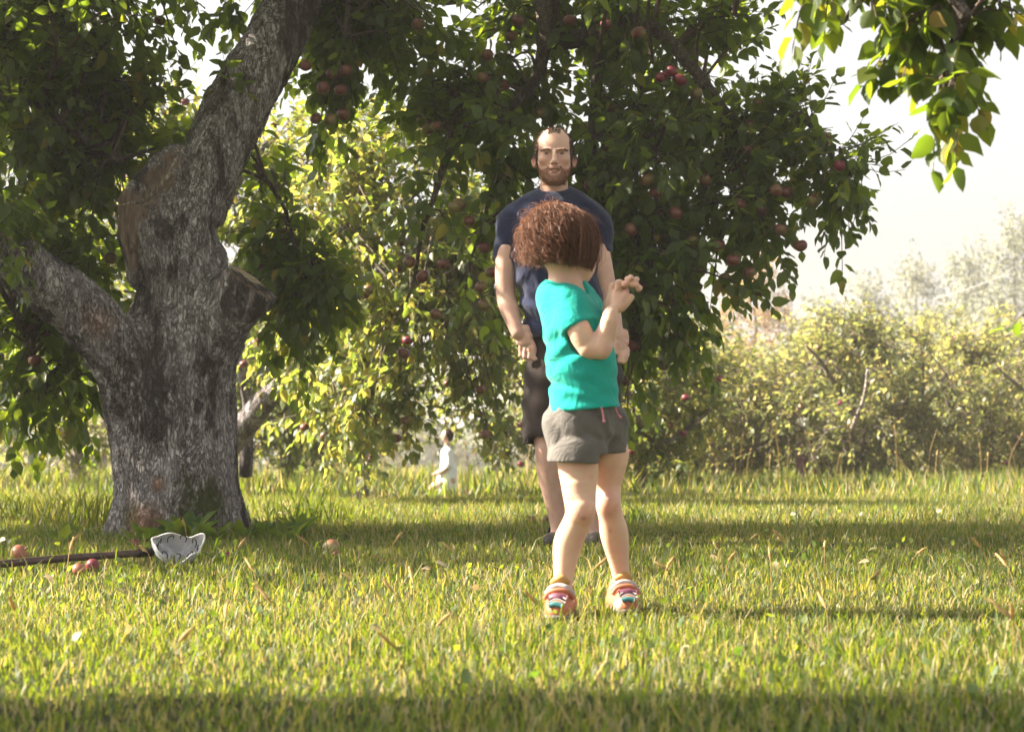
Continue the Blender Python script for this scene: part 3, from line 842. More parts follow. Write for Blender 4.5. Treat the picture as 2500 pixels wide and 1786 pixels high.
def cl(px, py, rx, ry, d, rd, n, droop=.5):
    s = F_PX / d; return (at(px, py, d), np.array([rx / s, rd, ry / s]), n, droop)
C_IN = [
    cl(0, 590, 50, 60, 8.55, .12, 4, .6), cl(20, 470, 60, 50, 8.7, .15, 4, .5),
    cl(110, 90, 150, 120, 9.5, .5, 26), cl(330, 60, 110, 70, 9.5, .4, 12), cl(90, 300, 120, 130, 9.6, .5, 22), cl(230, 440, 110, 110, 9.8, .4, 15, .1),
    cl(300, 250, 70, 80, 9.8, .3, 7, .2), cl(80, 520, 90, 60, 9.9, .3, 9), cl(80, 860, 110, 130, 10.0, .4, 17), cl(190, 960, 50, 100, 10.1, .3, 7, .9), cl(60, 1040, 60, 50, 10.1, .3, 4, .9),
    cl(240, 640, 50, 100, 10.0, .3, 8), cl(390, 330, 80, 70, 10.0, .3, 6, .1), cl(420, 230, 50, 30, 10.0, .2, 2, 0), cl(540, -10, 110, 40, 10.0, .4, 9),
    cl(850, 110, 60, 110, 10.1, .3, 10, .9), cl(790, 240, 40, 60, 10.0, .2, 4, .9), cl(770, 30, 60, 50, 10.3, .3, 6), cl(880, 20, 90, 60, 10.3, .4, 9),
    cl(1050, 130, 140, 130, 10.3, .5, 26), cl(1250, 60, 120, 80, 10.5, .5, 14), cl(1530, 110, 140, 120, 10.4, .5, 26), cl(1760, 110, 110, 110, 10.4, .4, 15, .1),
    cl(1130, 360, 80, 90, 10.0, .35, 8, .6), cl(1010, 290, 60, 60, 10.2, .3, 3, .6), cl(1570, 370, 140, 140, 10.1, .5, 25, .7), cl(1240, 370, 60, 90, 10.0, .3, 7, .8), cl(1800, 380, 130, 120, 10.1, .4, 20, .4),
    cl(1980, 420, 90, 90, 10.0, .3, 12, .2), cl(1900, 260, 70, 60, 10.0, .3, 6, -.3), cl(2010, 300, 50, 50, 10.0, .2, 3, -.4), cl(2120, 430, 40, 40, 10.0, .2, 2, -.2), cl(1870, 550, 110, 70, 10.0, .4, 13, .6), cl(2050, 560, 60, 50, 10.0, .2, 4, .6),
    cl(1600, 580, 110, 100, 9.9, .4, 14, .8), cl(1780, 670, 90, 60, 9.9, .3, 6, .8), cl(1540, 760, 60, 90, 9.8, .3, 8, .9), cl(1620, 800, 70, 80, 9.8, .3, 6, .9), cl(1530, 940, 35, 60, 9.8, .15, 3, 1), cl(1640, 700, 90, 90, 10.0, .35, 8, .9), cl(1480, 860, 50, 90, 10.0, .2, 4, 1), cl(1560, 640, 80, 80, 10.2, .3, 8, .9),
    cl(1130, 520, 60, 60, 9.9, .3, 3, .9), cl(1000, 480, 40, 50, 9.9, .2, 1, .9), cl(1190, 720, 30, 80, 9.9, .2, 2, .9), cl(1460, 300, 60, 120, 10.2, .3, 6, .8), cl(1400, 440, 70, 70, 10.2, .3, 7, .8), cl(1330, 190, 60, 50, 10.5, .3, 5, .4), cl(1290, 330, 60, 60, 10.4, .3, 6, .7), cl(1400, 620, 90, 110, 10.2, .35, 9, .9), cl(1290, 520, 60, 90, 10.1, .3, 5, .9), cl(1420, 800, 60, 90, 10.0, .25, 5, .9), cl(1500, 480, 80, 90, 10.1, .3, 8, .8), cl(1400, 60, 70, 50, 10.5, .3, 5), cl(1660, 250, 110, 90, 10.4, .4, 10), cl(950, 60, 90, 80, 10.6, .3, 9), cl(1180, 230, 110, 90, 10.5, .4, 12), cl(1700, 520, 110, 90, 10.3, .4, 10, .7), cl(30, 200, 90, 160, 10.2, .4, 16), cl(150, 600, 110, 60, 10.2, .3, 8), cl(200, 300, 120, 120, 10.3, .4, 12),
    cl(680, 640, 90, 100, 9.9, .3, 13, .7), cl(800, 690, 70, 80, 10.0, .3, 8, .7), cl(700, 780, 60, 60, 9.9, .2, 5, .9), cl(640, 470, 60, 60, 10.2, .3, 3, -.2), cl(740, 900, 20, 40, 9.9, .1, 1, 1),
    cl(560, 210, 30, 50, 9.6, .1, 1, -.3)]
C_IN = [c if c[0][0] < -.6 or i < 2 else (c[0], c[1], max(1, int(c[2] * .74 + .5)), c[3]) for i, c in enumerate(C_IN)]
rgA = np.random.default_rng(101)
GA = grow(nodes, C_IN, twigs=6, leaves=8, tlen=.24, lsize=.088, rg=rgA, reach=.9)
wood_mesh('twigs', GA, tree_root)
keep = leaf_objects(GA, tree_root, M['leaf'], 300)
leaf_stuff('leaves', GA, keep, tree_root, M['leaf'])
# the rest of the same crown, above and to the left of the picture
C_OUT = [cl(px, py, 330, 200, d, .9, n, .3) for px, py, d, n in
         [(200, -380, 9.6, 16), (800, -420, 9.6, 16), (1300, -380, 9.6, 16), (1800, -330, 9.7, 14), (2150, -200, 9.9, 7), (-350, -250, 9.5, 16), (-900, -200, 9.4, 18), (-1500, -150, 9.3, 18),
          (-700, 250, 9.4, 14), (-1300, 350, 9.3, 16), (-2100, 0, 9.2, 20), (-2700, 100, 9.0, 20), (-2000, 450, 9.1, 12), (400, -600, 10.4, 12), (1200, -650, 10.6, 12), (-600, -600, 10.2, 14), (-1500, -600, 10.0, 16), (-2400, -500, 9.8, 16), (500, -300, 8.7, 9), (1300, -300, 8.7, 9), (900, -420, 7.9, 10), (-100, -420, 7.9, 12), (1700, -420, 8.0, 8), (-1000, -420, 7.7, 12), (-1900, -350, 7.7, 14), (-2800, -250, 7.8, 14), (-3700, -200, 7.8, 12), (-600, -500, 7.2, 9), (-1700, -500, 7.2, 11), (-2800, -450, 7.2, 11), (-3900, -400, 7.3, 11), (300, -520, 7.2, 8), (-1200, 200, 10.6, 10), (-2200, 100, 10.8, 12), (-3300, 0, 10.9, 12), (-800, -400, 11.4, 12), (200, -400, 11.4, 10), (-2000, -500, 11.5, 12), (900, -700, 9.2, 12), (-100, -700, 9.2, 13), (1700, -600, 9.2, 9), (-1000, -750, 9.3, 14), (-1900, -750, 9.3, 14), (-2800, -650, 9.4, 14), (400, -850, 9.4, 10), (-500, -850, 9.5, 10), (2300, -420, 8.9, 6), (-3400, -300, 9.2, 14), (-3300, 200, 9.3, 12), (-500, -200, 8.5, 7), (-1400, -100, 8.4, 8), (-2300, 100, 8.2, 10)]]
GB = grow(nodes, C_OUT, twigs=5, leaves=7, tlen=.34, lsize=.13, rg=rgA, reach=1.4, kinds=('far',))
wood_mesh('twigs', GB, tree_root, side=3); leaf_stuff('leaves', GB, np.ones(len(GB['pos']), bool), tree_root, M['leaf'])

# apples
def apple_mesh(name, mat, r=1.0, seed=0):
    V = []; nu, nv = 14, 10
    for i in range(nv + 1):
        a = math.pi * i / nv; rr = math.sin(a) * (1 + .06 * math.cos(a)); z = math.cos(a) * .88
        z -= .20 * math.exp(-(rr / .28) ** 2) if i <= nv // 2 else -.12 * math.exp(-(rr / .22) ** 2)
        for j in range(nu):
            b = 2 * math.pi * j / nu; q = 1 + .025 * math.cos(5 * b) * (1 if i > nv // 2 else .4) + .02 * math.sin(b + seed)
            V.append((rr * q * math.cos(b), rr * q * math.sin(b), z))
    Q = [(i * nu + j, (i + 1) * nu + j, (i + 1) * nu + (j + 1) % nu, i * nu + (j + 1) % nu) for i in range(nv) for j in range(nu)]
    V0 = len(V); P = spline([(0, 0, .66), (.03, 0, .95), (.12, 0, 1.35)], 4); Vt, Qt = tubes(P[None], np.array([[.05, .035, .035, .05]]), 5)
    V = np.vstack([np.array(V), Vt])
    return mesh_np(name, V, [np.array(Q), Qt + V0], mat)
def apple_material(name, green, red, bias, streak=True):
    m, t, out = new_mat(name); tc = t.nodes.new('ShaderNodeTexCoord'); oi = t.nodes.new('ShaderNodeObjectInfo')
    n1 = noise(t, 1.1, 3, tc.outputs['Object']); sp = t.nodes.new('ShaderNodeVectorMath'); sp.operation = 'DOT_PRODUCT'
    t.links.new(tc.outputs['Object'], sp.inputs[0]); sp.inputs[1].default_value = (-.7, -.2, .45)
    f = math_n(t, 'ADD', math_n(t, 'ADD', math_n(t, 'MULTIPLY', sp.outputs['Value'], .35), n1.outputs['Fac']), math_n(t, 'SUBTRACT', math_n(t, 'MULTIPLY', oi.outputs['Random'], .5), bias))
    mp = t.nodes.new('ShaderNodeMapping'); mp.inputs['Scale'].default_value = (1, 1, .15); t.links.new(tc.outputs['Object'], mp.inputs['Vector'])
    n2 = noise(t, 7, 4, mp.outputs[0]); f = math_n(t, 'ADD', f, math_n(t, 'MULTIPLY', n2.outputs['Fac'], .3))
    c = ramp(t, f, [(.30, green), (.48, tuple((a + b) / 2 for a, b in zip(green, red))), (.70, red)])
    sz = t.nodes.new('ShaderNodeSeparateXYZ'); t.links.new(tc.outputs['Object'], sz.inputs[0])
    st = ramp(t, math_n(t, 'MULTIPLY', sz.outputs['Z'], .7), [(.66, (0, 0, 0)), (.70, (1, 1, 1))])
    cc = mix(t, st.outputs[0], c.outputs[0], (.10, .07, .04))
    p = N(t, 'ShaderNodeBsdfPrincipled', Roughness=.42)
    t.links.new(cc, p.inputs['Base Color']); t.links.new(p.outputs[0], out.inputs[0])
    return m
M['apple'] = apple_material('blushed_apple', (.19, .155, .05), (.13, .038, .030), .22)
M['apple_red'] = apple_material('red_apple', (.20, .05, .055), (.17, .020, .035), -.2)
M['apple_pale'] = apple_material('pale_apple', (.36, .34, .14), (.34, .13, .08), .25)
APM = apple_mesh('apple', M['apple']); APR = apple_mesh('red_apple', M['apple_red']); APP = apple_mesh('pale_apple', M['apple_pale'])
def hang_apple(p, r, parent, me=None, rg=RNG):
    o = bpy.data.objects.new('apple', me or APM); C.objects.link(o); o.parent = parent
    o.matrix_basis = Matrix.Translation(parent.location).inverted() @ Matrix.LocRotScale(Vector(p), Vector((0, 0, 0)).to_track_quat('Z', 'Y').to_euler() if False else None, None)
    o.rotation_euler = (rg.normal() * .35, rg.normal() * .35, rg.random() * 6.28); s = r * (.92 + .16 * rg.random()); o.scale = (s, s, s * (.92 + .1 * rg.random()))
    return o
A_PX = [(745, 160), (832, 220), (845, 172), (811, 180), (771, 290), (806, 292), (790, 215), (838, 280), (118, 85), (205, 90), (265, 95), (335, 60), (390, 50), (95, 100), (92, 425), (105, 400), (102, 490), (60, 870), (85, 880), (270, 630),
        (628, 650), (1190, 135), (1265, 52), (1178, 190), (1230, 210), (1215, 245), (1320, 275), (1065, 308), (1045, 315), (1275, 395), (1190, 380), (1110, 505), (1120, 500), (1145, 540), (1182, 605), (1082, 645), (1200, 665), (1032, 675), (1180, 745), (1065, 768), (985, 862), (1000, 640), (1175, 700),
        (1440, 640), (1492, 265), (1520, 300), (1520, 325), (1490, 365), (1442, 450), (1515, 380), (1580, 440), (1640, 175), (1615, 190), (1660, 195), (1835, 305), (1827, 365), (1870, 360), (1895, 465), (1920, 470), (1805, 500), (1850, 255), (2010, 335), (2050, 405), (2010, 345), (1930, 395), (1985, 490), (1860, 515), (1770, 680), (1765, 690), (1830, 665), (1790, 635), (1755, 600), (1905, 560), (1955, 600), (1850, 715), (1690, 590), (1700, 700),
        (1570, 700), (1545, 845), (1615, 830), (1660, 840), (1575, 915), (1565, 755), (1620, 890), (1420, 830), (1630, 835), (1525, 930), (1390, 50), (1480, 60), (1560, 80), (1250, 90), (1020, 60), (1700, 230), (1600, 470), (1650, 520), (1720, 440), (1540, 560)]
rgp = np.random.default_rng(3)
for i, (px, py) in enumerate(A_PX):
    d = 9.62 + rgp.random() * .3 if px < 900 or py > 400 else 9.85 + rgp.random() * .35
    hang_apple(A(px, py, d), .033, tree_root, APR if (px, py) in ((1640, 175), (1615, 190), (1660, 195), (2010, 335), (2050, 405), (1440, 450)) else APM, rgp)

# ------------------------------------------------------------------ trees behind
def orchard_tree(label, px, d, height, half_w, nsub, nleaf_parts, mat='leaf_far', group='apple trees behind the old tree', lsize=.08, cat='apple tree', clumps=None, trunk_r=.09, apples=0, kinds=('far',), seed=0, limbs_=None, bark='bark_pale', low=.25, name='apple_tree', lean=0.0, apme=None, twigs=6, leaves=8, tlen=.26, shape='round'):
    rg = np.random.default_rng(500 + seed)
    b = at(px, 1054, d); b[2] = float(ground_z(b[0], b[1]))
    root = empty(name, b, label, cat, group); top = b + np.array([lean, 0, height])
    nd = []
    mid = b + np.array([lean * .3 + rg.normal() * .05, 0, height * .35])
    _, S = branch_part('trunk', [b - np.array([0, 0, .1]), b + np.array([0, 0, height * .15]), mid, b + (top - b) * .7, b + (top - b) * .93], trunk_r, trunk_r * .18, root, M[bark], 8)
    nd += list(S[6:])
    nl = 6 if clumps is None else 5
    for i in range(nl):
        a = i * 2.4 + seed; hh = height * (low + .1 + .5 * i / nl)
        e = b + np.array([math.cos(a) * half_w * .75, math.sin(a) * half_w * .6, min(hh + height * .22, height * .92)])
        _, S = branch_part('branch', [b + np.array([0, 0, hh * .75]), b + np.array([math.cos(a) * half_w * .35, math.sin(a) * half_w * .3, hh + .1]), e], trunk_r * .45, trunk_r * .10, root, M[bark], 6)
        nd += list(S[3:])
    for pts, r0, r1 in (limbs_ or []):
        _, S = branch_part('branch', pts, r0, r1, root, M[bark], 8); nd += list(S[3:])
    if clumps is None:
        clumps = []; k = 9
        for i in range(k):
            t = i / (k - 1); zz = height * (low + (.92 - low) * t); ww = half_w * (math.sin(math.pi * (.20 + .68 * t)) if shape == 'round' else (1.0 - .75 * t))
            for j in range(3):
                a = j * 2.1 + i * 1.3 + seed
                clumps.append((b + np.array([math.cos(a) * ww * .55 + lean * t, math.sin(a) * ww * .5, zz]), np.array([ww * .5, ww * .5, height * .10]), max(1, int(nsub / (3 * k) * (ww / half_w + .3))), .15))
    G = grow(nd, clumps, twigs=twigs, leaves=leaves, tlen=tlen, lsize=lsize, rg=rg, kinds=kinds, reach=1.0 if height < 4 else 2.0, subr=.008)
    wood_mesh('twigs', G, root, .002 if d < 20 else .004, side=3, twigs=d < 25)
    keep = leaf_objects(G, root, M[mat], nleaf_parts) if nleaf_parts else np.ones(len(G['pos']), bool)
    leaf_stuff('leaves', G, keep, root, M[mat])
    for i in range(apples):
        c = clumps[rg.integers(len(clumps))]; u = unit(rg.normal(size=3)); p = c[0] + u * c[1] * .9
        hang_apple(p, .034 if d < 20 else .038, root, apme or (APM if rg.random() < .7 else APR), rg)
    return root
def fc(px, py, rx, ry, d, rd, n, dr=.2):
    return cl(px, py, rx, ry, d, rd, n, dr)
EK = ('far', 'b')
# sunlit tree just behind, filling the middle
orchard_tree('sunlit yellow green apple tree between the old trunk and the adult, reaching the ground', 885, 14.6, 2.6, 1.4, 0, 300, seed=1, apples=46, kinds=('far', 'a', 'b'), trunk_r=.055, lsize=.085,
    clumps=[fc(960, 330, 110, 90, 13.4, .5, 12, -.1), fc(840, 380, 90, 90, 13.6, .5, 10, -.1), fc(1080, 360, 90, 100, 13.6, .5, 10, 0), fc(900, 520, 160, 110, 13.2, .6, 26), fc(1100, 560, 120, 110, 13.4, .6, 18), fc(820, 640, 120, 100, 13.4, .5, 15), fc(1000, 720, 180, 110, 13.0, .6, 30, .5), fc(1180, 760, 90, 120, 13.2, .5, 14, .5), fc(860, 850, 120, 90, 13.1, .5, 18, .6), fc(1010, 840, 140, 80, 12.9, .5, 24, .5), fc(1200, 960, 50, 80, 13.1, .3, 7, .8), fc(900, 980, 100, 60, 13.0, .4, 16, .8), fc(980, 640, 150, 120, 13.6, .6, 16, .3), fc(760, 740, 70, 90, 13.8, .5, 10, .5), fc(840, 1050, 70, 40, 13.4, .3, 7, .8), fc(990, 1040, 40, 40, 13.2, .3, 4, .8), fc(730, 1010, 50, 50, 14.0, .3, 5, .8), fc(880, 1115, 35, 25, 13.9, .2, 4, .7), fc(640, 900, 50, 80, 14.6, .3, 5, .7), fc(1180, 1040, 30, 40, 12.9, .2, 2, .9), fc(790, 960, 60, 70, 13.3, .4, 6, .8), fc(870, 980, 90, 60, 13.3, .4, 12, .9), fc(1220, 560, 90, 130, 13.4, .5, 14, .5), fc(1240, 850, 60, 110, 13.3, .4, 8, .7), fc(700, 860, 70, 70, 13.8, .4, 7, .6)])
orchard_tree('pale sunlit apple tree right behind the old trunk, grey limb rising to the right', 480, 15.5, 2.9, 1.5, 0, 300, seed=2, apples=22, kinds=('far', 'far', 'b'), trunk_r=.16, lsize=.085, bark='bark',
    clumps=[fc(640, 420, 110, 90, 15.3, .6, 14, -.1), fc(720, 330, 60, 70, 15.5, .5, 6, -.4), fc(600, 560, 110, 90, 15.3, .6, 14), fc(720, 520, 90, 90, 15.3, .6, 12), fc(640, 760, 60, 80, 15.6, .5, 6), fc(380, 300, 90, 60, 15.6, .6, 12, -.5), fc(340, 400, 100, 80, 15.6, .6, 13, -.2), fc(420, 480, 80, 80, 15.6, .5, 9), fc(350, 240, 40, 50, 15.6, .3, 4, -.8), fc(460, 260, 40, 40, 15.6, .3, 3, -.8), fc(720, 680, 60, 60, 15.3, .4, 6)],
    limbs_=[([at(500, 1150, 15.3), at(560, 1080, 14.9), at(640, 985, 14.6), at(735, 905, 14.4), at(790, 860, 14.4)], .115, .07), ([at(600, 1160, 15.4), at(605, 1000, 15.2), at(590, 880, 15.0), at(600, 800, 15.0)], .05, .03), ([at(560, 880, 15.0), at(620, 870, 15.0), at(700, 885, 15.0)], .025, .012)])
orchard_tree('small sunlit apple tree low behind the old trunk, above the far grass', 700, 22, 2.2, 1.7, 300, 0, seed=3, apples=14, lsize=.09, low=.15)
orchard_tree('dim apple tree in the gap left of the old trunk', 190, 20, 3.2, 1.9, 190, 0, seed=4, apples=8, lsize=.09, low=.1)
orchard_tree('dark apple tree at the left edge beyond the shaded grass', -130, 18, 3.4, 1.8, 170, 0, seed=5, apples=6, lsize=.09, low=.2)
orchard_tree('dark green apple tree with deep red apples right behind the child', 1560, 17.5, 1.7, .95, 190, 0, seed=6, apples=34, apme=APR, lsize=.085, low=.12, group='apple trees in the near row', kinds=('far',))
orchard_tree('low bushy apple tree behind the adult legs', 1330, 20, 1.9, 1.4, 150, 0, seed=7, apples=16, lsize=.09, low=.1, group='apple trees in the near row')
row = [(1760, 23, 1.5, 1.15, 'narrow pale apple tree left of the broad yellow one'), (2080, 22.5, 1.95, 1.6, 'broad yellow leaved apple tree with a leaning pale stem, right of the child'),
       (2370, 24.5, 1.85, 1.7, 'grey green apple tree at the right edge with dark shade beneath'), (2600, 23, 1.9, 1.5, 'apple tree cut by the right edge of the picture')]
for i, (px, d, h, hw, lb) in enumerate(row):
    lim = [([at(2010, 1180, 22.2), at(1985, 1110, 22.0), at(1960, 1050, 22.0)], .03, .02), ([at(2090, 1080, 21.6), at(2080, 1050, 21.4), at(2110, 970, 21.3), at(2118, 900, 21.3)], .030, .014), ([at(2010, 1050, 21.4), at(2060, 1040, 21.4)], .012, .010)] if i == 1 else None
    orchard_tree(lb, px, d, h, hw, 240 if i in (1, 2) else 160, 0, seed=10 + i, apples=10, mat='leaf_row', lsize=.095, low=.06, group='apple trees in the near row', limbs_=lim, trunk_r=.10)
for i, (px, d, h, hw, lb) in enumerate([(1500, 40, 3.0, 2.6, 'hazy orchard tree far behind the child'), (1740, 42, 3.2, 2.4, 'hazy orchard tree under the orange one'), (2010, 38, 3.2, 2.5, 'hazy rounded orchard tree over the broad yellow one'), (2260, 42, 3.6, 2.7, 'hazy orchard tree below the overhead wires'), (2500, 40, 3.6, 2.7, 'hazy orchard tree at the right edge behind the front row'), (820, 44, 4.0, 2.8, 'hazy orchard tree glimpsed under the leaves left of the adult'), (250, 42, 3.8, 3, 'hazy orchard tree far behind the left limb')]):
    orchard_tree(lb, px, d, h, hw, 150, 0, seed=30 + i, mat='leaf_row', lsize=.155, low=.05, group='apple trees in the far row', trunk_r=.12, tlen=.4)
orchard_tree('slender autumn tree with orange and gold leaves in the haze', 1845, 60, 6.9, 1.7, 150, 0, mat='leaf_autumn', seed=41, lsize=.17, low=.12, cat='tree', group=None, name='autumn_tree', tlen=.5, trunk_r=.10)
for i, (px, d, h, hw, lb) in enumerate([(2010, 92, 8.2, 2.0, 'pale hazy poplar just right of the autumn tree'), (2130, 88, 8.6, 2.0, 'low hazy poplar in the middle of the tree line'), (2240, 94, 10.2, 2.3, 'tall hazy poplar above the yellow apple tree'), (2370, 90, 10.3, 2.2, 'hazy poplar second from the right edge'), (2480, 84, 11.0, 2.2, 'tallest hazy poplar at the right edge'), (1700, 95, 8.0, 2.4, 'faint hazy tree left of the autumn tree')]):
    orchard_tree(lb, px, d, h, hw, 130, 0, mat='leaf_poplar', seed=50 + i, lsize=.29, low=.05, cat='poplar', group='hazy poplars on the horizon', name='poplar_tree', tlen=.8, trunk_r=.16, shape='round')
# a hedge that closes the view far off
g5 = np.random.default_rng(77); n = 10000
hx = (g5.random(n) * 2 - 1) * 60; hy = 110 + g5.random(n) * 6; hz = float(ground_z(0, 110)) + g5.random(n) * (3.6 + 1.2 * np.sin(hx * .35) + np.sin(hx * .9 + 1))
V, F, tn = bake_leaves(np.stack([hx, hy, hz], 1), frames(g5.normal(size=(n, 3)), g5.normal(size=(n, 3))), .5 + .5 * g5.random(n), np.full(n, 'far'), g5.random(n))
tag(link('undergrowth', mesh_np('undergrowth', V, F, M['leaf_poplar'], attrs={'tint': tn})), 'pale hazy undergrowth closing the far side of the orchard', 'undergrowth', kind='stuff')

# near tree on the right whose hanging branch enters the top right corner
rr = empty('apple_tree', (3.1, 4.7, 0), 'near apple tree whose branch of large drooping leaves hangs into the top right corner', 'apple tree')
_, S0 = branch_part('trunk', [(3.1, 4.7, -.1), (3.0, 4.7, .8), (2.8, 4.65, 1.5), (2.5, 4.6, 2.1)], .16, .08, rr, M['bark'], 12)
nN = list(S0[8:])
for pts, r0, r1 in [([(2.6, 4.62, 1.95), (2.0, 4.5, 2.3), at(2420, -160, 4.35), at(2330, -60, 4.3), at(2345, 60, 4.25)], .05, .012), ([at(2345, 60, 4.35), at(2320, 130, 4.35), at(2305, 190, 4.32), at(2310, 240, 4.3)], .010, .003),
                    ([(2.0, 4.5, 2.3), at(2200, -200, 4.5), at(2050, -110, 4.4), at(2040, -20, 4.35)], .03, .008), ([(2.8, 4.65, 1.5), at(2820, 760, 4.5), at(2660, 745, 4.4), at(2570, 800, 4.3), at(2498, 765, 4.3)], .014, .003),
                    ([(2.6, 4.6, 2.1), (3.2, 4.4, 2.9), (3.9, 4.3, 3.2)], .06, .02), ([(2.6, 4.6, 2.1), (2.4, 5.2, 2.8), (2.6, 5.9, 3.2)], .06, .02)]:
    _, S_ = branch_part('branch', pts, r0, r1, rr, M['bark2'], 8); nN += list(S_[3:] if not (abs(S_[-1][2] - at(2498, 765, 4.3)[2]) < .02) else S_[:0])
cN = [cl(2040, -20, 110, 50, 4.5, .12, 3, .9), cl(2240, 0, 130, 60, 4.5, .15, 4, .8), cl(2280, 90, 90, 60, 4.4, .1, 4, .9), cl(2440, 10, 80, 50, 4.4, .12, 4, .8), cl(2190, 100, 40, 30, 4.4, .08, 2, .7), cl(2310, 240, 45, 35, 4.3, .05, 3, 1), cl(2150, -120, 250, 80, 4.4, .3, 7, .5), cl(2500, -100, 200, 120, 4.5, .4, 8, .5)]
GN = grow(nN, cN, twigs=4, leaves=7, tlen=.12, lsize=.068, rg=np.random.default_rng(12), reach=.25, subr=.006)
wood_mesh('twigs', GN, rr); kp = leaf_objects(GN, rr, M['leaf'], 300); leaf_stuff('leaves', GN, kp, rr, M['leaf'])
G3 = grow([at(2570, 830, 4.3)], [(at(2497, 768, 4.3), (.004, .004, .004), 1, -.3)], twigs=2, leaves=3, tlen=.04, lsize=.045, rg=np.random.default_rng(4), subr=.004)
wood_mesh('twigs', G3, rr, .0012); leaf_objects(G3, rr, M['leaf'], 60)
GN2 = grow(nN, [((3.2, 4.7, 2.9), (1.0, .9, .5), 26), ((3.9, 4.4, 3.0), (.8, .8, .5), 18), ((2.6, 5.7, 3.1), (.7, .7, .5), 14)], twigs=5, leaves=7, tlen=.3, lsize=.10, rg=np.random.default_rng(13), kinds=('far',))
wood_mesh('twigs', GN2, rr, side=3); leaf_stuff('leaves', GN2, np.ones(len(GN2['pos']), bool), rr, M['leaf'])

# the neighbouring tree on the left whose shade falls on the nearest grass
ll = empty('apple_tree', (-5.0, 3.2, 0), 'apple tree beyond the left edge, shading the nearest grass', 'apple tree')
_, S0 = branch_part('trunk', [(-5.0, 3.2, -.1), (-4.95, 3.2, 1.0), (-4.8, 3.2, 1.8)], .2, .13, ll, M['bark'], 12)
nL = []
for q in range(7):
    a = q * .9; _, S_ = branch_part('branch', [(-4.8, 3.2, 1.7), (-4.8 + .8 * math.cos(a), 3.2 + .5 * math.sin(a), 2.5), (-4.8 + 1.7 * math.cos(a), 3.1 + .9 * math.sin(a), 3.2 + .3 * math.sin(a * 2))], .08, .02, ll, M['bark2'], 7); nL += list(S_[3:])
GL = grow(nL, [((-4.3 + ox, 3.35 + oy * .8, 3.1 + oz), (.8, .4, .5), 26, .3) for ox, oy, oz in ((-1.4, 0, 0), (-.5, .5, .3), (.5, .4, .2), (1.3, .1, 0), (-.4, -.6, .2), (.6, -.6, .1), (1.5, -.7, 0), (-1.4, -.7, 0), (2.2, -.3, -.1), (0, -1.4, .2), (1.2, -1.5, 0), (2.2, -1.4, 0))], twigs=6, leaves=8, tlen=.34, lsize=.14, rg=np.random.default_rng(14), kinds=('far',))
wood_mesh('twigs', GL, ll, side=3); leaf_stuff('leaves', GL, np.ones(len(GL['pos']), bool), ll, M['leaf'])

# overhead wires and their poles beyond the far row
M['wire'] = simple_mat('pale_wire', (.75, .72, .68), .5)
M['pole'] = simple_mat('weathered_pole', (.40, .36, .32), .8, 6, .3)
for i, (x0, y0, x1, y1, d, sag, lb) in enumerate([(2130, 818, 2620, 778, 55, .12, 'upper pale cable strung over the far orchard row'), (1900, 840, 2250, 783, 56, .2, 'pale cable sloping down left from the upper cable'), (2170, 806, 2620, 806, 57, .1, 'middle pale cable over the far orchard row'), (2130, 836, 2620, 834, 58, .1, 'lowest pale cable over the far orchard row'), (2280, 730, 2450, 672, 70, .05, 'short pale cable rising in front of the poplars')]):
    a, b = at(x0, y0, d), at(x1, y1, d); P = spline([a, (a + b) / 2 - np.array([0, 0, sag]), b], 12); V, Q = tubes(P[None], np.full((1, 12), .014), 6)
    tag(link('overhead_cable', mesh_np('overhead_cable', V, [Q], M['wire'])), lb, 'cable', 'overhead cables beyond the orchard')

# ------------------------------------------------------------------ apple picker on the ground, fallen apples
def fabric(name, col, rough=.9, bstr=.25, sc=900, sheen=.2, fold=18, fstr=.25, namp=.12):
    m, t, out = new_mat(name); tc = t.nodes.new('ShaderNodeTexCoord')
    n1 = noise(t, 30, 5, tc.outputs['Object']); n2 = noise(t, sc, 2, tc.outputs['Object']); n3 = noise(t, fold, 3, tc.outputs['Object'], .55, 2.2)
    c = ramp(t, n1.outputs['Fac'], [(.3, tuple(v * (1 - namp) for v in col)), (.7, tuple(min(1, v * (1 + namp)) for v in col))])
    p = N(t, 'ShaderNodeBsdfPrincipled', Roughness=rough); p.inputs['Specular IOR Level'].default_value = .15
    p.inputs['Sheen Weight'].default_value = sheen; p.inputs['Sheen Roughness'].default_value = .5
    t.links.new(c.outputs[0], p.inputs['Base Color'])
    t.links.new(bump(t, n2.outputs['Fac'], bstr, .001, bump(t, n3.outputs['Fac'], fstr, .012)), p.inputs['Normal']); t.links.new(p.outputs[0], out.inputs[0])
    return m
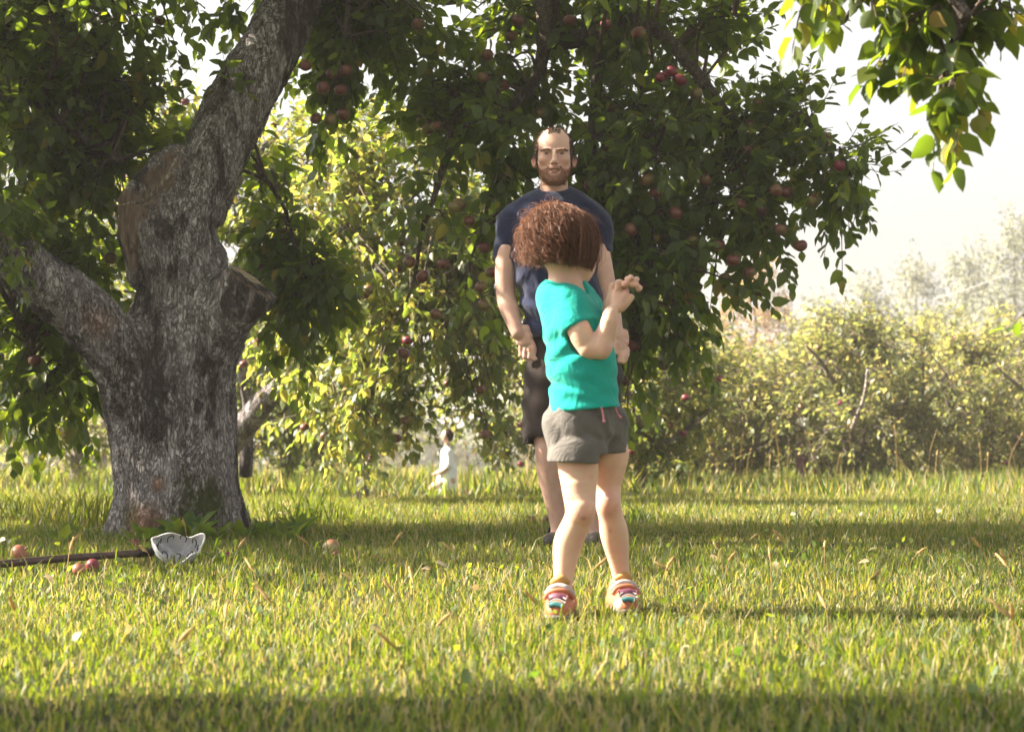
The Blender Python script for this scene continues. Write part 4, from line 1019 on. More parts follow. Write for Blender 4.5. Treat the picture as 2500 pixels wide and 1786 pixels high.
def picker():
    d0 = 7.35
    e = at(385, 1338, d0); root = empty('apple_picker', (e[0], e[1], 0), 'long handled apple picker with a white cloth bag, lying left of the trunk foot', 'apple picker')
    a = at(-420, 1436, 5.75); b = at(-10, 1377, 6.75); c = at(372, 1347, d0)
    pm = simple_mat('worn_pole', (.075, .042, .036), .45, 14, .4, 40, .3, .002)
    pole, _ = branch_part('pole', [a, b, c], .0140, .0135, root, pm, 14, 40, wob=.01)
    wm = simple_mat('dark_wire', (.03, .028, .028), .45, metal=.6)
    t = np.linspace(0, 1, 60); ax = unit(c - b); u = unit(np.cross(ax, [0, 0, 1])); v = np.cross(ax, u)
    P = c - ax * .075 + ax * .075 * t[:, None] + .0155 * (u * np.cos(t * 2 * math.pi * 9)[:, None] + v * np.sin(t * 2 * math.pi * 9)[:, None])
    V, Q = tubes(P[None], np.full((1, 60), .0022), 5); link('wire_wrap', mesh_np('wire_wrap', V, [Q], wm), pole)
    # bag: a collapsed cloth cone on a ring, mouth towards the camera and right
    cc = at(434, 1330, 7.25); nrm = unit(np.array([.25, -.80, .55])); uu = unit(np.cross(nrm, [0, 0, 1])); uu = -uu if uu[0] < 0 else uu; vv = np.cross(nrm, uu); vv = vv if vv[2] > 0 else -vv
    nu, nv = 64, 16; V = []
    for j in range(nv + 1):
        s = j / nv
        for i in range(nu):
            th = 2 * math.pi * i / nu
            rx = .092 * (1 - .55 * s * s); ry = .056 * (1 - .45 * s * s)
            rim = 1 + .05 * math.sin(3 * th + .5) + .03 * math.sin(7 * th)
            dpt = -.085 * s + .010 * math.sin(5 * th) * (1 - s) + .012 * math.sin(4 * th + 6 * s)
            pch = 1 + .13 * s * math.sin(6 * th + 3 * s) + .07 * s * math.sin(11 * th)
            V.append(cc + (uu * math.cos(th) * rx + vv * math.sin(th) * ry) * rim * pch + nrm * dpt + np.array([0, 0, .012 * math.cos(2 * th)]))
    V.append(cc - nrm * .082 + np.array([0, 0, .01]))
    Q = [(j * nu + i, j * nu + (i + 1) % nu, (j + 1) * nu + (i + 1) % nu, (j + 1) * nu + i) for j in range(nv) for i in range(nu)]
    T = [(nv * nu + i, nv * nu + (i + 1) % nu, (nv + 1) * nu) for i in range(nu)]
    bm = fabric('white_canvas', (.62, .62, .66), fold=26, fstr=.5)
    bag = link('cloth_bag', mesh_np('cloth_bag', np.array(V), [np.array(Q), np.array(T)], bm), root)
    sm = bag.modifiers.new('thick', 'SOLIDIFY'); sm.thickness = .0025
    ring = np.array([V[i] for i in range(nu)] + [V[0]]); Vr, Qr = tubes(ring[None] + nrm * .002, np.full((1, nu + 1), .0028), 6)
    link('hem', mesh_np('hem', Vr, [Qr], fabric('canvas_hem', (.70, .68, .66))), bag)
    for i in range(9):
        th = 2 * math.pi * (i + .5) / 9 + .15; r_ = np.array([math.cos(th), math.sin(th)])
        o_ = cc + (uu * r_[0] * .086 + vv * r_[1] * .050); inn = unit(-(uu * r_[0] * .086 + vv * r_[1] * .050)); tg = unit(uu * -r_[1] + vv * r_[0])
        base = o_ + inn * .012 - nrm * .035; tip = o_ + inn * .012 + nrm * .004
        P = spline([base - tg * .010, base + (tip - base) * .75 - tg * .0115, tip, base + (tip - base) * .75 + tg * .0115, base + tg * .010], 16)
        Vh, Qh = tubes(P[None], np.full((1, 16), .0022), 5); link('wire_loop', mesh_np('wire_loop', Vh, [Qh], wm), root)
picker()
for px, py, r, me, lb in [(50, 1352, .034, APP, 'pale yellow fallen apple half hidden in dark grass behind the picker pole'), (228, 1378, .025, APR, 'pinkish red fallen apple in the grass under the picker pole'), (195, 1386, .024, APP, 'dull yellow fallen apple beside the red one under the pole'),
                          (556, 1358, .021, APR, 'small red windfall piece in the grass right of the picking bag'), (809, 1330, .037, APP, 'large pinkish fallen apple sunk in the grass right of the weeds'), (822, 1352, .018, APR, 'tiny red windfall just in front of the large fallen apple'),
                          (1335, 1270, .030, APR, 'dark red fallen apple behind the adult calf'), (1297, 1268, .026, APR, 'dull red windfall left of the adult calf'), (330, 1322, .024, APR, 'brownish windfall between the picker bag and the trunk')]:
    # the depth at which this pixel meets the ground
    d = (CAM_H - .8 * r) * F_PX / (py - 1054); p = at(px, 1054, d)
    o = bpy.data.objects.new('fallen_apple', me); C.objects.link(o); o.location = (p[0], p[1], float(ground_z(p[0], p[1])) + r * .80); o.scale = (r, r, r)
    o.rotation_euler = (RNG.random() * 1.2 + .4, RNG.random(), RNG.random() * 6); tag(o, lb, 'apple', 'apples fallen in the grass')

# the bright haze of the afternoon air
def haze():
    V = np.array([(x, y, z) for x in (-600, 600) for y in (-600, 600) for z in (-3.2, 16)], float)
    Q = np.array([(0, 1, 3, 2), (4, 6, 7, 5), (0, 4, 5, 1), (2, 3, 7, 6), (0, 2, 6, 4), (1, 5, 7, 3)])
    m = bpy.data.materials.new('haze'); m.use_nodes = True; t = m.node_tree; t.nodes.clear()
    out = t.nodes.new('ShaderNodeOutputMaterial'); p = t.nodes.new('ShaderNodeVolumePrincipled')
    p.inputs['Color'].default_value = (1.0, .98, .94, 1); p.inputs['Density'].default_value = .0013; p.inputs['Anisotropy'].default_value = .1
    t.links.new(p.outputs[0], out.inputs['Volume'])
    o = link('haze', mesh_np('haze', V, [Q], m, smooth=False)); tag(o, 'pale sunlit haze lying over the whole orchard', 'haze', kind='stuff')
haze()

# ------------------------------------------------------------------ people
def skin_mat(name, rough=.5):
    m, t, out = new_mat(name); a = N(t, 'ShaderNodeAttribute', attribute_name='col'); tc = t.nodes.new('ShaderNodeTexCoord')
    n1 = noise(t, 45, 4, tc.outputs['Object'], .6); n2 = noise(t, 420, 3, tc.outputs['Object'])
    c = mix(t, .35, a.outputs['Color'], n1.outputs['Color'], 'SOFT_LIGHT')
    p = N(t, 'ShaderNodeBsdfPrincipled', Roughness=rough); p.inputs['Specular IOR Level'].default_value = .35
    p.inputs['Subsurface Weight'].default_value = .22; p.inputs['Subsurface Radius'].default_value = (1, .35, .18); p.inputs['Subsurface Scale'].default_value = .012
    t.links.new(c, p.inputs['Base Color']); t.links.new(bump(t, n2.outputs['Fac'], .18, .001, bump(t, n1.outputs['Fac'], .15, .003)), p.inputs['Normal'])
    t.links.new(p.outputs[0], out.inputs[0]); return m
M['skin'] = skin_mat('skin')
def hair_mat(name, a, b, rough=.35):
    m, t, out = new_mat(name); at_ = N(t, 'ShaderNodeAttribute', attribute_name='tint')
    c = ramp(t, at_.outputs['Fac'], [(0, a), (1, b)])
    p = N(t, 'ShaderNodeBsdfPrincipled', Roughness=rough); p.inputs['Specular IOR Level'].default_value = .35
    t.links.new(c.outputs[0], p.inputs['Base Color'])
    tr = t.nodes.new('ShaderNodeBsdfTranslucent'); t.links.new(c.outputs[0], tr.inputs['Color'])
    ms = t.nodes.new('ShaderNodeMixShader'); ms.inputs[0].default_value = .45; t.links.new(p.outputs[0], ms.inputs[1]); t.links.new(tr.outputs[0], ms.inputs[2])
    t.links.new(ms.outputs[0], out.inputs[0]); return m
M['hair_child'] = hair_mat('auburn_hair', (.055, .022, .013), (.32, .155, .095), .5)
M['hair_man'] = hair_mat('dark_brown_hair', (.030, .018, .013), (.085, .048, .032))
M['beard'] = hair_mat('reddish_beard', (.13, .048, .024), (.40, .20, .11), .5)
M['navy'] = fabric('navy_cotton', (.010, .016, .050), sheen=.25, fold=8, fstr=.7)
M['brown_shorts'] = fabric('dark_brown_canvas', (.036, .027, .025), sheen=.1, fold=10, fstr=.35)
M['teal'] = fabric('teal_cotton', (.008, .34, .285), sheen=.15, fold=9, fstr=.8, namp=.05)
M['grey_shorts'] = fabric('grey_canvas', (.120, .110, .102), sheen=.1, fold=16, fstr=.5)
def smooth_mesh(V, Q, it=2):
    """a little Laplacian smoothing"""
    E = np.vstack([Q[:, [0, 1]], Q[:, [1, 2]], Q[:, [2, 3]], Q[:, [3, 0]]])
    n = len(V); cnt = np.bincount(E[:, 0], minlength=n) + np.bincount(E[:, 1], minlength=n)
    for _ in range(it):
        A_ = np.stack([np.bincount(E[:, 0], V[E[:, 1], k], n) + np.bincount(E[:, 1], V[E[:, 0], k], n) for k in range(3)], 1) / cnt[:, None]
        V = V * .5 + A_ * .5
    return V
def ribbons(name, P, wd, mat, parent, rg, tint=None):
    """P (n, k, 3): flat hair strands"""
    n, k, _ = P.shape; T = np.gradient(P, axis=1); S = unit(np.cross(T, rg.normal(size=(n, 1, 3)) + 0 * T))
    ww = wd * np.sin(np.linspace(.35, math.pi * .97, k))[None, :, None] * (.6 + .8 * rg.random((n, 1, 1)))
    V = np.stack([P - S * ww / 2, P + S * ww / 2], 2).reshape(-1, 3)
    b = (np.arange(n)[:, None] * k + np.arange(k - 1)[None]) * 2; Q = np.stack([b, b + 1, b + 3, b + 2], -1).reshape(-1, 4)
    tn = np.repeat(rg.random(n) if tint is None else tint, k * 2)
    o = link(name, mesh_np(name, V, [Q], mat, attrs={'tint': tn}), parent); return o
def gauss(V, c, r): return np.exp(-(((V - np.array(c)) / np.array(r)) ** 2).sum(1))
def blend(col, f, c): return col * (1 - f[:, None]) + np.array(c) * f[:, None]

def build_man():
    D0 = 8.454; P0 = F_PX / D0
    W = lambda px, py, dy=0: at(px, py, D0 + dy)
    q = lambda r: r / P0
    g0 = W(1400, 1330); root = empty('person', (g0[0], D0, 0), 'bearded adult in a navy t-shirt and dark brown shorts standing behind the child', 'person')
    lo = W(1185, 1345, -.25); lo[1] = D0 - .26; hi = W(1560, 296, 0); hi[1] = D0 + .26; lo[2] = -.02
    h = .0040
    # ---- head, neck, arms, legs: one body
    S = SDF(lo, hi, h)
    HX, HD = 1353, -.03
    def hd(px, py, dy): return W(px, py, HD + dy)
    S.ell(hd(HX, 371, .025), (q(46), .098, q(57)), 0)                   # skull
    S.ell(hd(HX, 360, -.022), (q(43.0), .073, q(45)), .02)
    S.ell(hd(HX + 1, 402, -.028), (q(39.5), .062, q(44)), .022)         # face
    S.ell(hd(HX + 1, 428, -.036), (q(31), .052, q(23)), .022)           # jaw
    S.ell(hd(HX + 1, 439, -.066), (q(16), .024, q(11)), .016)           # chin
    for s in (-1, 1):
        S.ell(hd(HX + s * 25, 391, -.068), (q(12), .020, q(10)), .018)   # cheekbones
        S.ell(hd(HX + s * 18.5, 366, -.0905), (q(16), .0130, q(4.4)), .009)  # brow ridge
        S.ell(hd(HX + s * 18.0, 374.5, -.104), (q(11), .016, q(5.2)), .008, op='sub')   # eye socket
        S.ell(hd(HX + s * 18.0, 374.8, -.0745), (q(9.5), .0135, q(6.5)), .003)   # lids
        S.ell(hd(HX + s * 46, 395, .005), (q(4.5), .020, q(16)), .006, Matrix.Rotation(s * .22, 3, 'Z'))   # ears
        S.ell(hd(HX + s * 50, 393, .010), (q(3.0), .018, q(17)), .006, Matrix.Rotation(s * .5, 3, 'Z'))
        S.ell(hd(HX + s * 49, 394, -.010), (q(3), .008, q(9)), .004, op='sub')
    S.cone(hd(HX, 371, -.098), hd(HX + .5, 393, -.120), .0080, .0120, .008)     # nose
    S.ell(hd(HX + .5, 394, -.118), (.0120, .014, .010), .006)
    for s in (-1, 1):
        S.ell(hd(HX + .5 + s * 7, 396.5, -.106), (.0075, .011, .0072), .004)
        S.ell(hd(HX + .5 + s * 4.5, 400.5, -.113), (.0035, .006, .003), .002, op='sub')
    S.ell(hd(HX + 1, 409, -.094), (q(14), .014, q(8)), .010)                 # muzzle
    S.ell(hd(HX + 1, 411.5, -.106), (q(15), .006, q(2.0)), .004)              # upper lip
    S.ell(hd(HX + 1, 419.5, -.1045), (q(12), .0075, q(2.8)), .004)              # lower lip
    S.ell(hd(HX + 1, 415.2, -.111), (q(14), .011, q(1.9)), .002, op='sub')
    S.cone(W(1353, 428, .022), W(1352, 500, .035), .0575, .061, .02)          # neck
    S.chain([(W(1352, 492, .045), .056), (W(1300, 508, .04), .050), (W(1250, 542, .03), .046)], .03)
    S.chain([(W(1352, 492, .045), .056), (W(1400, 508, .04), .048), (W(1444, 542, .03), .040)], .03)
    S.cone(W(1352, 570, .02), W(1374, 790, .02), .125, .122, .04, (1, .66, 1))
    S.cone(W(1387, 830, .02), W(1392, 900, .02), .125, .125, .04, (1, .68, 1))
    # arm on the left of the picture
    S.chain([(W(1248, 548, .03), .040), (W(1240, 595, .025), .043), (W(1235, 640, .02), .0455), (W(1234, 715, .015), .041), (W(1243, 752, -.01), .0405), (W(1256, 792, -.040), .0315), (W(1265, 816, -.056), .0270)], .025)
    # arm on the right
    S.chain([(W(1446, 548, .03), .034), (W(1459, 590, .03), .041), (W(1467, 635, .03), .0455), (W(1482, 705, .03), .041), (W(1492, 752, .005), .0400), (W(1502, 800, -.02), .0315), (W(1506, 824, -.032), .0265)], .025)
    # left-of-picture hand, back of the hand towards us
    hd_ = lambda px, py, dy: W(px, py, -.06 + dy)
    for wx, mx, kx, ky, dd in ((1275, 1285, 1291, 846, -.012), (1268, 1275, 1281, 849, -.013), (1261, 1265, 1270, 849, -.010), (1255, 1256, 1259, 846, -.006)):
        S.chain([(hd_(wx, 800, .006), .0130), (hd_(mx, 827, dd * .6), .0128), (hd_(kx, ky, dd), .0108)], .008)
    F = [[(1290, 846, -.012), (1293, 862, -.016), (1297, 877, -.016), (1309, 887, -.020)], [(1281, 850, -.012), (1282, 866, -.018), (1283, 878, -.010), (1284, 884, .004)],
         [(1270, 850, -.010), (1272, 866, -.016), (1275, 878, -.008), (1277, 883, .006)], [(1259, 847, -.006), (1263, 862, -.010), (1268, 874, -.004), (1271, 879, .006)]]
    for i, f in enumerate(F):
        r = (.0098, .0098, .0095, .0085)[i]
        S.chain([(hd_(*f[0]), r * 1.08), (hd_(*f[1]), r), (hd_(*f[2]), r * .93), (hd_(*f[3]), r * .82)], .0035)
    S.chain([(hd_(1279, 816, -.004), .014), (hd_(1296, 832, -.010), .0125), (hd_(1304, 850, -.012), .0108), (hd_(1303, 866, -.014), .0090)], .006)
    # right-of-picture hand, half curled, beyond the child
    h2 = lambda px, py, dy: W(px, py, -.035 + dy)
    for wx, mx, kx, ky, dd in ((1496, 1497, 1502, 857, -.020), (1502, 1505, 1510, 859, -.022), (1509, 1513, 1518, 857, -.016), (1515, 1520, 1523, 850, -.006)):
        S.chain([(h2(wx, 810, .006), .0130), (h2(mx, 836, dd * .6), .0128), (h2(kx, ky, dd), .0108)], .008)
    for i, f in enumerate([[(1502, 858, -.020), (1502, 874, -.026), (1504, 886, -.020), (1508, 892, -.010)], [(1510, 860, -.022), (1512, 878, -.028), (1511, 890, -.018), (1510, 894, -.004)],
                           [(1518, 858, -.016), (1522, 874, -.020), (1520, 886, -.010), (1517, 888, .002)], [(1523, 850, -.006), (1527, 866, -.010), (1525, 877, -.002), (1521, 880, .008)]]):
        r = (.0098, .0098, .0095, .0085)[i]
        S.chain([(h2(*f[0]), r * 1.08), (h2(*f[1]), r), (h2(*f[2]), r * .93), (h2(*f[3]), r * .82)], .0035)
    S.chain([(h2(1497, 830, -.006), .014), (h2(1492, 846, -.016), .0125), (h2(1494, 860, -.024), .0105), (h2(1500, 870, -.030), .009)], .006)
    # legs
    S.chain([(W(1340, 900, .0), .080), (W(1337, 1030, .0), .070), (W(1340, 1090, -.005), .060), (W(1343, 1140, .01), .0585), (W(1350, 1200, .015), .047), (W(1362, 1275, .02), .034), (W(1364, 1312, .02), .036)], .03)
    S.chain([(W(1440, 900, .0), .080), (W(1452, 1030, .0), .070), (W(1456, 1090, -.005), .060), (W(1458, 1140, .01), .0585), (W(1455, 1200, .015), .047), (W(1450, 1275, .02), .034), (W(1450, 1312, .02), .036)], .03)
    S.cone(W(1362, 1318, .0), W(1352, 1324, -.13), .034, .028, .02, (1, 1, .8)); S.cone(W(1450, 1318, .0), W(1456, 1324, -.13), .034, .028, .02, (1, 1, .8))
    S.plane((0, 0, .004), (0, 0, -1))
    V, Q = S.mesh(); V = smooth_mesh(V, Q, 1)
    base = np.array([.62, .385, .30]); col = np.tile(base, (len(V), 1))
    mot = fbm(V[:, 0] * 30, V[:, 1] * 30, V[:, 2] * 30, 3, 3)
    col *= (1 + .10 * mot)[:, None]
    for s in (-1, 1):
        col = blend(col, .55 * gauss(V, hd(HX + s * 26, 396, -.08), (.026, .03, .022)), (.52, .26, .20))
        col = blend(col, .75 * gauss(V, hd(HX + s * 49, 396, .0), (.014, .03, .030)), (.55, .24, .18))
        col = blend(col, .22 * gauss(V, hd(HX + s * 18.5, 379, -.09), (.020, .03, .010)), (.30, .17, .13))
        col = blend(col, .95 * np.minimum(1, 1.5 * gauss(V, hd(HX + .5 + s * 4.5, 400.8, -.118), (.0042, .012, .003))), (.08, .03, .025))
        col = blend(col, .3 * gauss(V, hd(HX + s * 18.5, 371.0, -.095), (.020, .03, .0030)), (.14, .075, .055))
    col = blend(col, .45 * gauss(V, hd(HX, 395, -.12), (.014, .02, .014)), (.56, .27, .21))
    col = blend(col, np.minimum(1, 1.4 * gauss(V, hd(HX + 1, 419.6, -.108), (q(12), .02, q(2.6)))), (.46, .20, .18))
    col = blend(col, np.minimum(1, 1.3 * gauss(V, hd(HX + 1, 411.6, -.108), (q(13), .02, q(1.6)))), (.38, .16, .14))
    col = blend(col, np.minimum(1, 1.6 * gauss(V, hd(HX + 1, 415.2, -.108), (q(13.5), .02, q(1.3)))), (.12, .05, .045))
    for s in (-1, 1):   # frown lines
        col = blend(col, .55 * gauss(V, hd(HX + s * 4.5, 360, -.1), (.0020, .03, .011)), (.30, .17, .13))
    # stubble shadow on the beard region, hairy lower legs and forearms
    PXv = 1250 + V[:, 0] / V[:, 1] * F_PX; ROW = 1054 - (V[:, 2] - CAM_H) / V[:, 1] * F_PX; DEP = V[:, 1] - (D0 + HD)
    def beardf(V):
        a = np.abs(PXv - HX - 1); y = DEP
        line = np.where(a < 9, 423.5, np.where(a < 17, 423.5 - (a - 9) * 2.2, 406 + np.clip(a - 17, 0, 14) * .25 - np.clip(a - 33, 0, 9) * 1.6))
        low = np.clip((ROW - line + 2) / 7, 0, 1)
        mous = np.clip((20 - a) / 3, 0, 1) * np.clip((ROW - 402) / 2.0, 0, 1) * np.clip((411 - ROW) / 1.5, 0, 1) * .85
        f = np.maximum(low, mous) * (ROW < 450) * np.clip((.035 - y) / .02, 0, 1) * np.where((a > 43.5) & (ROW < 424), 0, 1) * (V[:, 2] > 1.3)
        return f * np.where((a < 15) & (ROW > 411) & (ROW < 422.5), 0, 1)
    bf = beardf(V); col = blend(col, .62 * bf, (.30, .14, .09))
    hairy = np.clip((W(0, 1085)[2] - V[:, 2]) / .1, 0, 1) * (.35 + .3 * mot); col = blend(col, np.clip(hairy, 0, 1), (.26, .17, .13))
    far_ = np.clip((W(0, 640)[2] - V[:, 2]) / .1, 0, 1) * (V[:, 2] > .7) * (.10 + .25 * np.clip(fbm(V[:, 0] * 90, V[:, 1] * 90, V[:, 2] * 25, 2, 9) + .2, 0, 1)); col = blend(col, np.clip(far_, 0, 1), (.30, .19, .14))
    body = link('body', mesh_np('body', V, [Q], M['skin'], cols={'col': col}), root)
    # eyes
    em, et, eo = new_mat('eye'); tc = et.nodes.new('ShaderNodeTexCoord'); sp = et.nodes.new('ShaderNodeVectorMath'); sp.operation = 'LENGTH'
    mp = et.nodes.new('ShaderNodeMapping'); mp.inputs['Location'].default_value = (0, 1, -.08); mp.inputs['Scale'].default_value = (1, .2, 1); et.links.new(tc.outputs['Object'], mp.inputs['Vector']); et.links.new(mp.outputs[0], sp.inputs[0])
    rc = ramp(et, sp.outputs['Value'], [(.0, (.008, .006, .006)), (.20, (.010, .007, .006)), (.24, (.06, .035, .022)), (.50, (.05, .03, .02)), (.58, (.42, .36, .33))])
    mp.inputs['Location'].default_value = (0, 0, 0); mp.inputs['Scale'].default_value = (1, 0, .28)
    ep = N(et, 'ShaderNodeBsdfPrincipled', Roughness=.12); et.links.new(rc.outputs[0], ep.inputs['Base Color']); et.links.new(ep.outputs[0], eo.inputs[0])
    U = [(math.sin(a) * math.cos(b), math.sin(a) * math.sin(b), math.cos(a)) for a in np.linspace(0, math.pi, 13) for b in np.linspace(0, 2 * math.pi, 20, endpoint=False)]
    UQ = [(i * 20 + j, (i + 1) * 20 + j, (i + 1) * 20 + (j + 1) % 20, i * 20 + (j + 1) % 20) for i in range(12) for j in range(20)]
    for s in (-1, 1):
        e = bpy.data.objects.new('eye', mesh_np('eye', np.array(U), [np.array(UQ)], em)); C.objects.link(e); e.parent = body
        near_ = (np.abs(PXv - HX - s * 18.0) < 3) & (np.abs(ROW - 375) < 2.5); yf = V[near_][:, 1].min(); p = at(HX + s * 18.0, 374.8, yf + .0052)
        e.matrix_basis = Matrix.LocRotScale(Vector(p), None, Vector((.0132, .0070, .0046)))
    # ---- brows, hair, beard
    rg = np.random.default_rng(8)
    tm = mesh_np('t', V, [Q], None); nr = np.zeros(len(V) * 3, np.float32); tm.vertices.foreach_get('normal', nr); nr = nr.reshape(-1, 3); bpy.data.meshes.remove(tm)
    def strands(mask, n, L, flow, lift, k=5, jit=.25):
        idx = np.nonzero(mask > 0)[0]; idx = idx[rg.choice(len(idx), n, p=mask[idx] / mask[idx].sum())]
        p = V[idx] + rg.normal(size=(n, 3)) * .001; nn = nr[idx]; fl = unit(flow(p) - nn * (flow(p) * nn).sum(1)[:, None] + rg.normal(size=(n, 3)) * jit)
        t = np.linspace(0, 1, k)[None, :, None]; Ls = L * (.6 + .8 * rg.random((n, 1, 1)))
        return p[:, None] + nn[:, None] * (lift * np.sin(t * 2.2)) * Ls + fl[:, None] * Ls * t - nn[:, None] * .0008
    up = np.array([0, 0, 1.])
    br = np.zeros(len(V))
    for s in (-1, 1):
        for u in np.linspace(-1, 1, 9):
            br = np.maximum(br, gauss(V, hd(HX + s * (18.5 + 12 * u), 366.0 - 1.0 * (1 - u * u) + 2.0 * max(u, 0) ** 2, -.098), (.0032, .03, .0030)))
    br[V[:, 1] > D0 + HD - .05] = 0
    ribbons('eyebrows', strands(br ** 2, 620, .0055, lambda p: np.sign(p[:, :1] - hd(HX, 0, 0)[0]) * np.array([[1., 0, 0]]) + np.array([[0, 0, .25]]), .12), .0011, M['hair_man'], body, rg)
    pxx = PXv - HX; row_ = ROW; dep = DEP
    # hair covers the back and sides, a receding top with a thin middle tuft
    side_line = np.where(dep < -.005, 999, 0)
    hm = np.zeros(len(V))
    sidez = (np.abs(pxx) > 36.8 + .06 * np.clip(row_ - 340, 0, 60)) & (row_ < 398) & (row_ > 322) & (dep > -.075) ; hm[sidez] = 1
    hm[(row_ < 400) & (dep > .05)] = 1
    hm[(row_ < 338) & (dep > -.010) & (np.abs(pxx) < 46)] = 1
    hm[(row_ < 329) & (dep > -.075) & (np.abs(pxx - 1) < 15)] = .9
    hm[(row_ < 336) & (np.abs(pxx) > 26) & (dep > -.045)] = .9
    hm[(np.abs(pxx) > 45) & (row_ > 384) & (row_ < 420)] = 0
    hm[row_ > 430] = 0
    hmx = np.clip(hm, 0, 1) * .8; col = blend(col, hmx, (.045, .028, .022)); ca = body.data.attributes['col']; ca.data.foreach_set('color', np.concatenate([col, np.ones((len(col), 1))], 1).astype(np.float32).ravel())
    hb = ribbons('hair', strands(hm, 5200, .013, lambda p: np.array([[0, .5, .3]]) * np.where(p[:, 2:3] > hd(HX, 345, 0)[2], 1, 0) + np.array([[0, .45, -1.]]) * np.where(p[:, 2:3] > hd(HX, 345, 0)[2], .2, 1), .22, jit=.3), .0015, M['hair_man'], body, rg)
    bm_ = np.where(bf > .25, bf, 0) * (row_ < 458)
    ribbons('beard', strands(bm_, 5200, .0046, lambda p: np.array([[0, -.15, -1.]]) + 0 * p, .55, k=4, jit=.4), .0012, M['beard'], body, rg, tint=np.clip(rg.beta(1.5, 2.2, 5200), 0, 1))
    tt = mesh_np('teeth', np.array(U), [np.array(UQ)], simple_mat('teeth', (.62, .56, .48), .3)); e = bpy.data.objects.new('teeth', tt); C.objects.link(e); e.parent = body
    e.matrix_basis = Matrix.LocRotScale(Vector(hd(HX + 1.5, 414.8, -.1015)), None, Vector((.0140, .005, .0022)))
    # ---- t-shirt
    S = SDF(W(1180, 860, 0) * [1, 0, 1] + [0, D0 - .27, 0], W(1530, 440, 0) * [1, 0, 1] + [0, D0 + .3, 0], h * 1.35)
    S.chain([(W(1352, 494, .035), .068), (W(1304, 510, .035), .064), (W(1252, 544, .03), .062)], .05)
    S.chain([(W(1352, 494, .035), .068), (W(1402, 508, .035), .064), (W(1446, 540, .03), .062)], .05)
    S.cone(W(1350, 560, .02), W(1356, 640, .02), .172, .165, .06, (1, .66, 1))
    S.cone(W(1356, 640, .02), W(1378, 760, .01), .165, .158, .06, (1, .68, 1))
    S.cone(W(1378, 760, .01), W(1388, 850, .01), .158, .172, .05, (1, .68, 1))
    for s, pts in ((-1, [(1246, 545, .03), (1236, 600, .025), (1232, 660, .02)]), (1, [(1448, 545, .03), (1459, 600, .03), (1467, 650, .03)])):
        S2 = S.like(); S2.chain([(W(*pts[0]), .060), (W(*pts[1]), .0590), (W(*pts[2]), .0610)], 0); S2.plane(W(1236, 630, 0) if s < 0 else W(1475, 612, 0), (-.03, 0, -1) if s < 0 else (.10, 0, -1)); S.merge(S2, .02)
    def folds(x, y, z):
        zc = W(1350, 700)[2]; xc = W(1350, 0)[0]
        f = .010 * fbm((x - .5 * z) * 9, y * 6, (z + .7 * x) * 5, 2, 21) + .006 * fbm((x + .6 * z) * 22, y * 14, z * 9, 2, 5)
        arm = np.exp(-((np.abs(x - xc) - .155) / .035) ** 2) * .004 * np.sin((z * 55 + np.abs(x - xc) * 40))
        low = np.clip((zc - z) / .12, 0, 1) * .005 * np.sin(z * 70 + x * 16 + 3 * np.sin(x * 9))
        return f + arm + low
    S.warp(folds, .05)
    S.plane(W(1300, 823, 0), (0.02, 0, -1), k=.003)
    # hollow under hem, sleeves and collar
    S.cone(W(1353, 410, .035), W(1352, 448, .015), .068, .066, .004, op='sub')
    V, Q = S.mesh(); V = smooth_mesh(V, Q, 2)
    sh = link('t_shirt', mesh_np('t_shirt', V, [Q], M['navy']), root)
    for pts, r in (([W(1314, 458, .045), W(1319, 470, .0), W(1352, 486, -.034), W(1386, 470, .0), W(1391, 458, .045)], .0045),):
        P = spline(pts, 24); Vv, Qq = tubes(P[None], np.full((1, 24), r), 8); link('collar', mesh_np('collar', Vv, [Qq], M['navy']), sh)
    # ---- shorts
    S = SDF(W(1250, 1110, 0) * [1, 0, 1] + [0, D0 - .24, 0], W(1550, 790, 0) * [1, 0, 1] + [0, D0 + .26, 0], h * 1.5)
    S.cone(W(1385, 795, .02), W(1395, 900, .02), .160, .172, .04, (1, .66, 1))
    S.chain([(W(1345, 900, .01), .112), (W(1333, 1000, .0), .101), (W(1331, 1110, .0), .101)], .03, (1, 1, 1))
    S.chain([(W(1442, 900, .01), .112), (W(1458, 1000, .0), .101), (W(1461, 1110, .0), .101)], .03, (1, 1, 1))
    S.cone(W(1396, 985, .0), W(1396, 1110, .0), .004, .020, .012, (1, 7, 1), op='sub')
    S.warp(lambda x, y, z: .005 * fbm(x * 12, y * 8, z * 7 + x * 5, 3, 44) + .004 * np.sin(z * 60 + 6 * fbm(x * 6, y * 6, z * 6, 2, 3)), .05)
    S.plane(W(1300, 1085, 0), (0.0, 0, -1))
    for x in (1331, 1461): S.cone(W(x, 1125, .0), W(x, 1078, .0), .094, .088, 0, op='sub')
    V, Q = S.mesh(); V = smooth_mesh(V, Q, 2); so = link('shorts', mesh_np('shorts', V, [Q], M['brown_shorts']), root)
    # stitched hem
    for x in (1330, 1461):
        th = np.linspace(0, 2 * math.pi, 33); P = np.array([W(x, 1068, 0) + np.array([math.cos(a) * .1105, math.sin(a) * .105, 0]) for a in th])
    # ---- shoes: dark sandals
    sm = simple_mat('dark_shoe', (.035, .026, .024), .6, 20, .3)
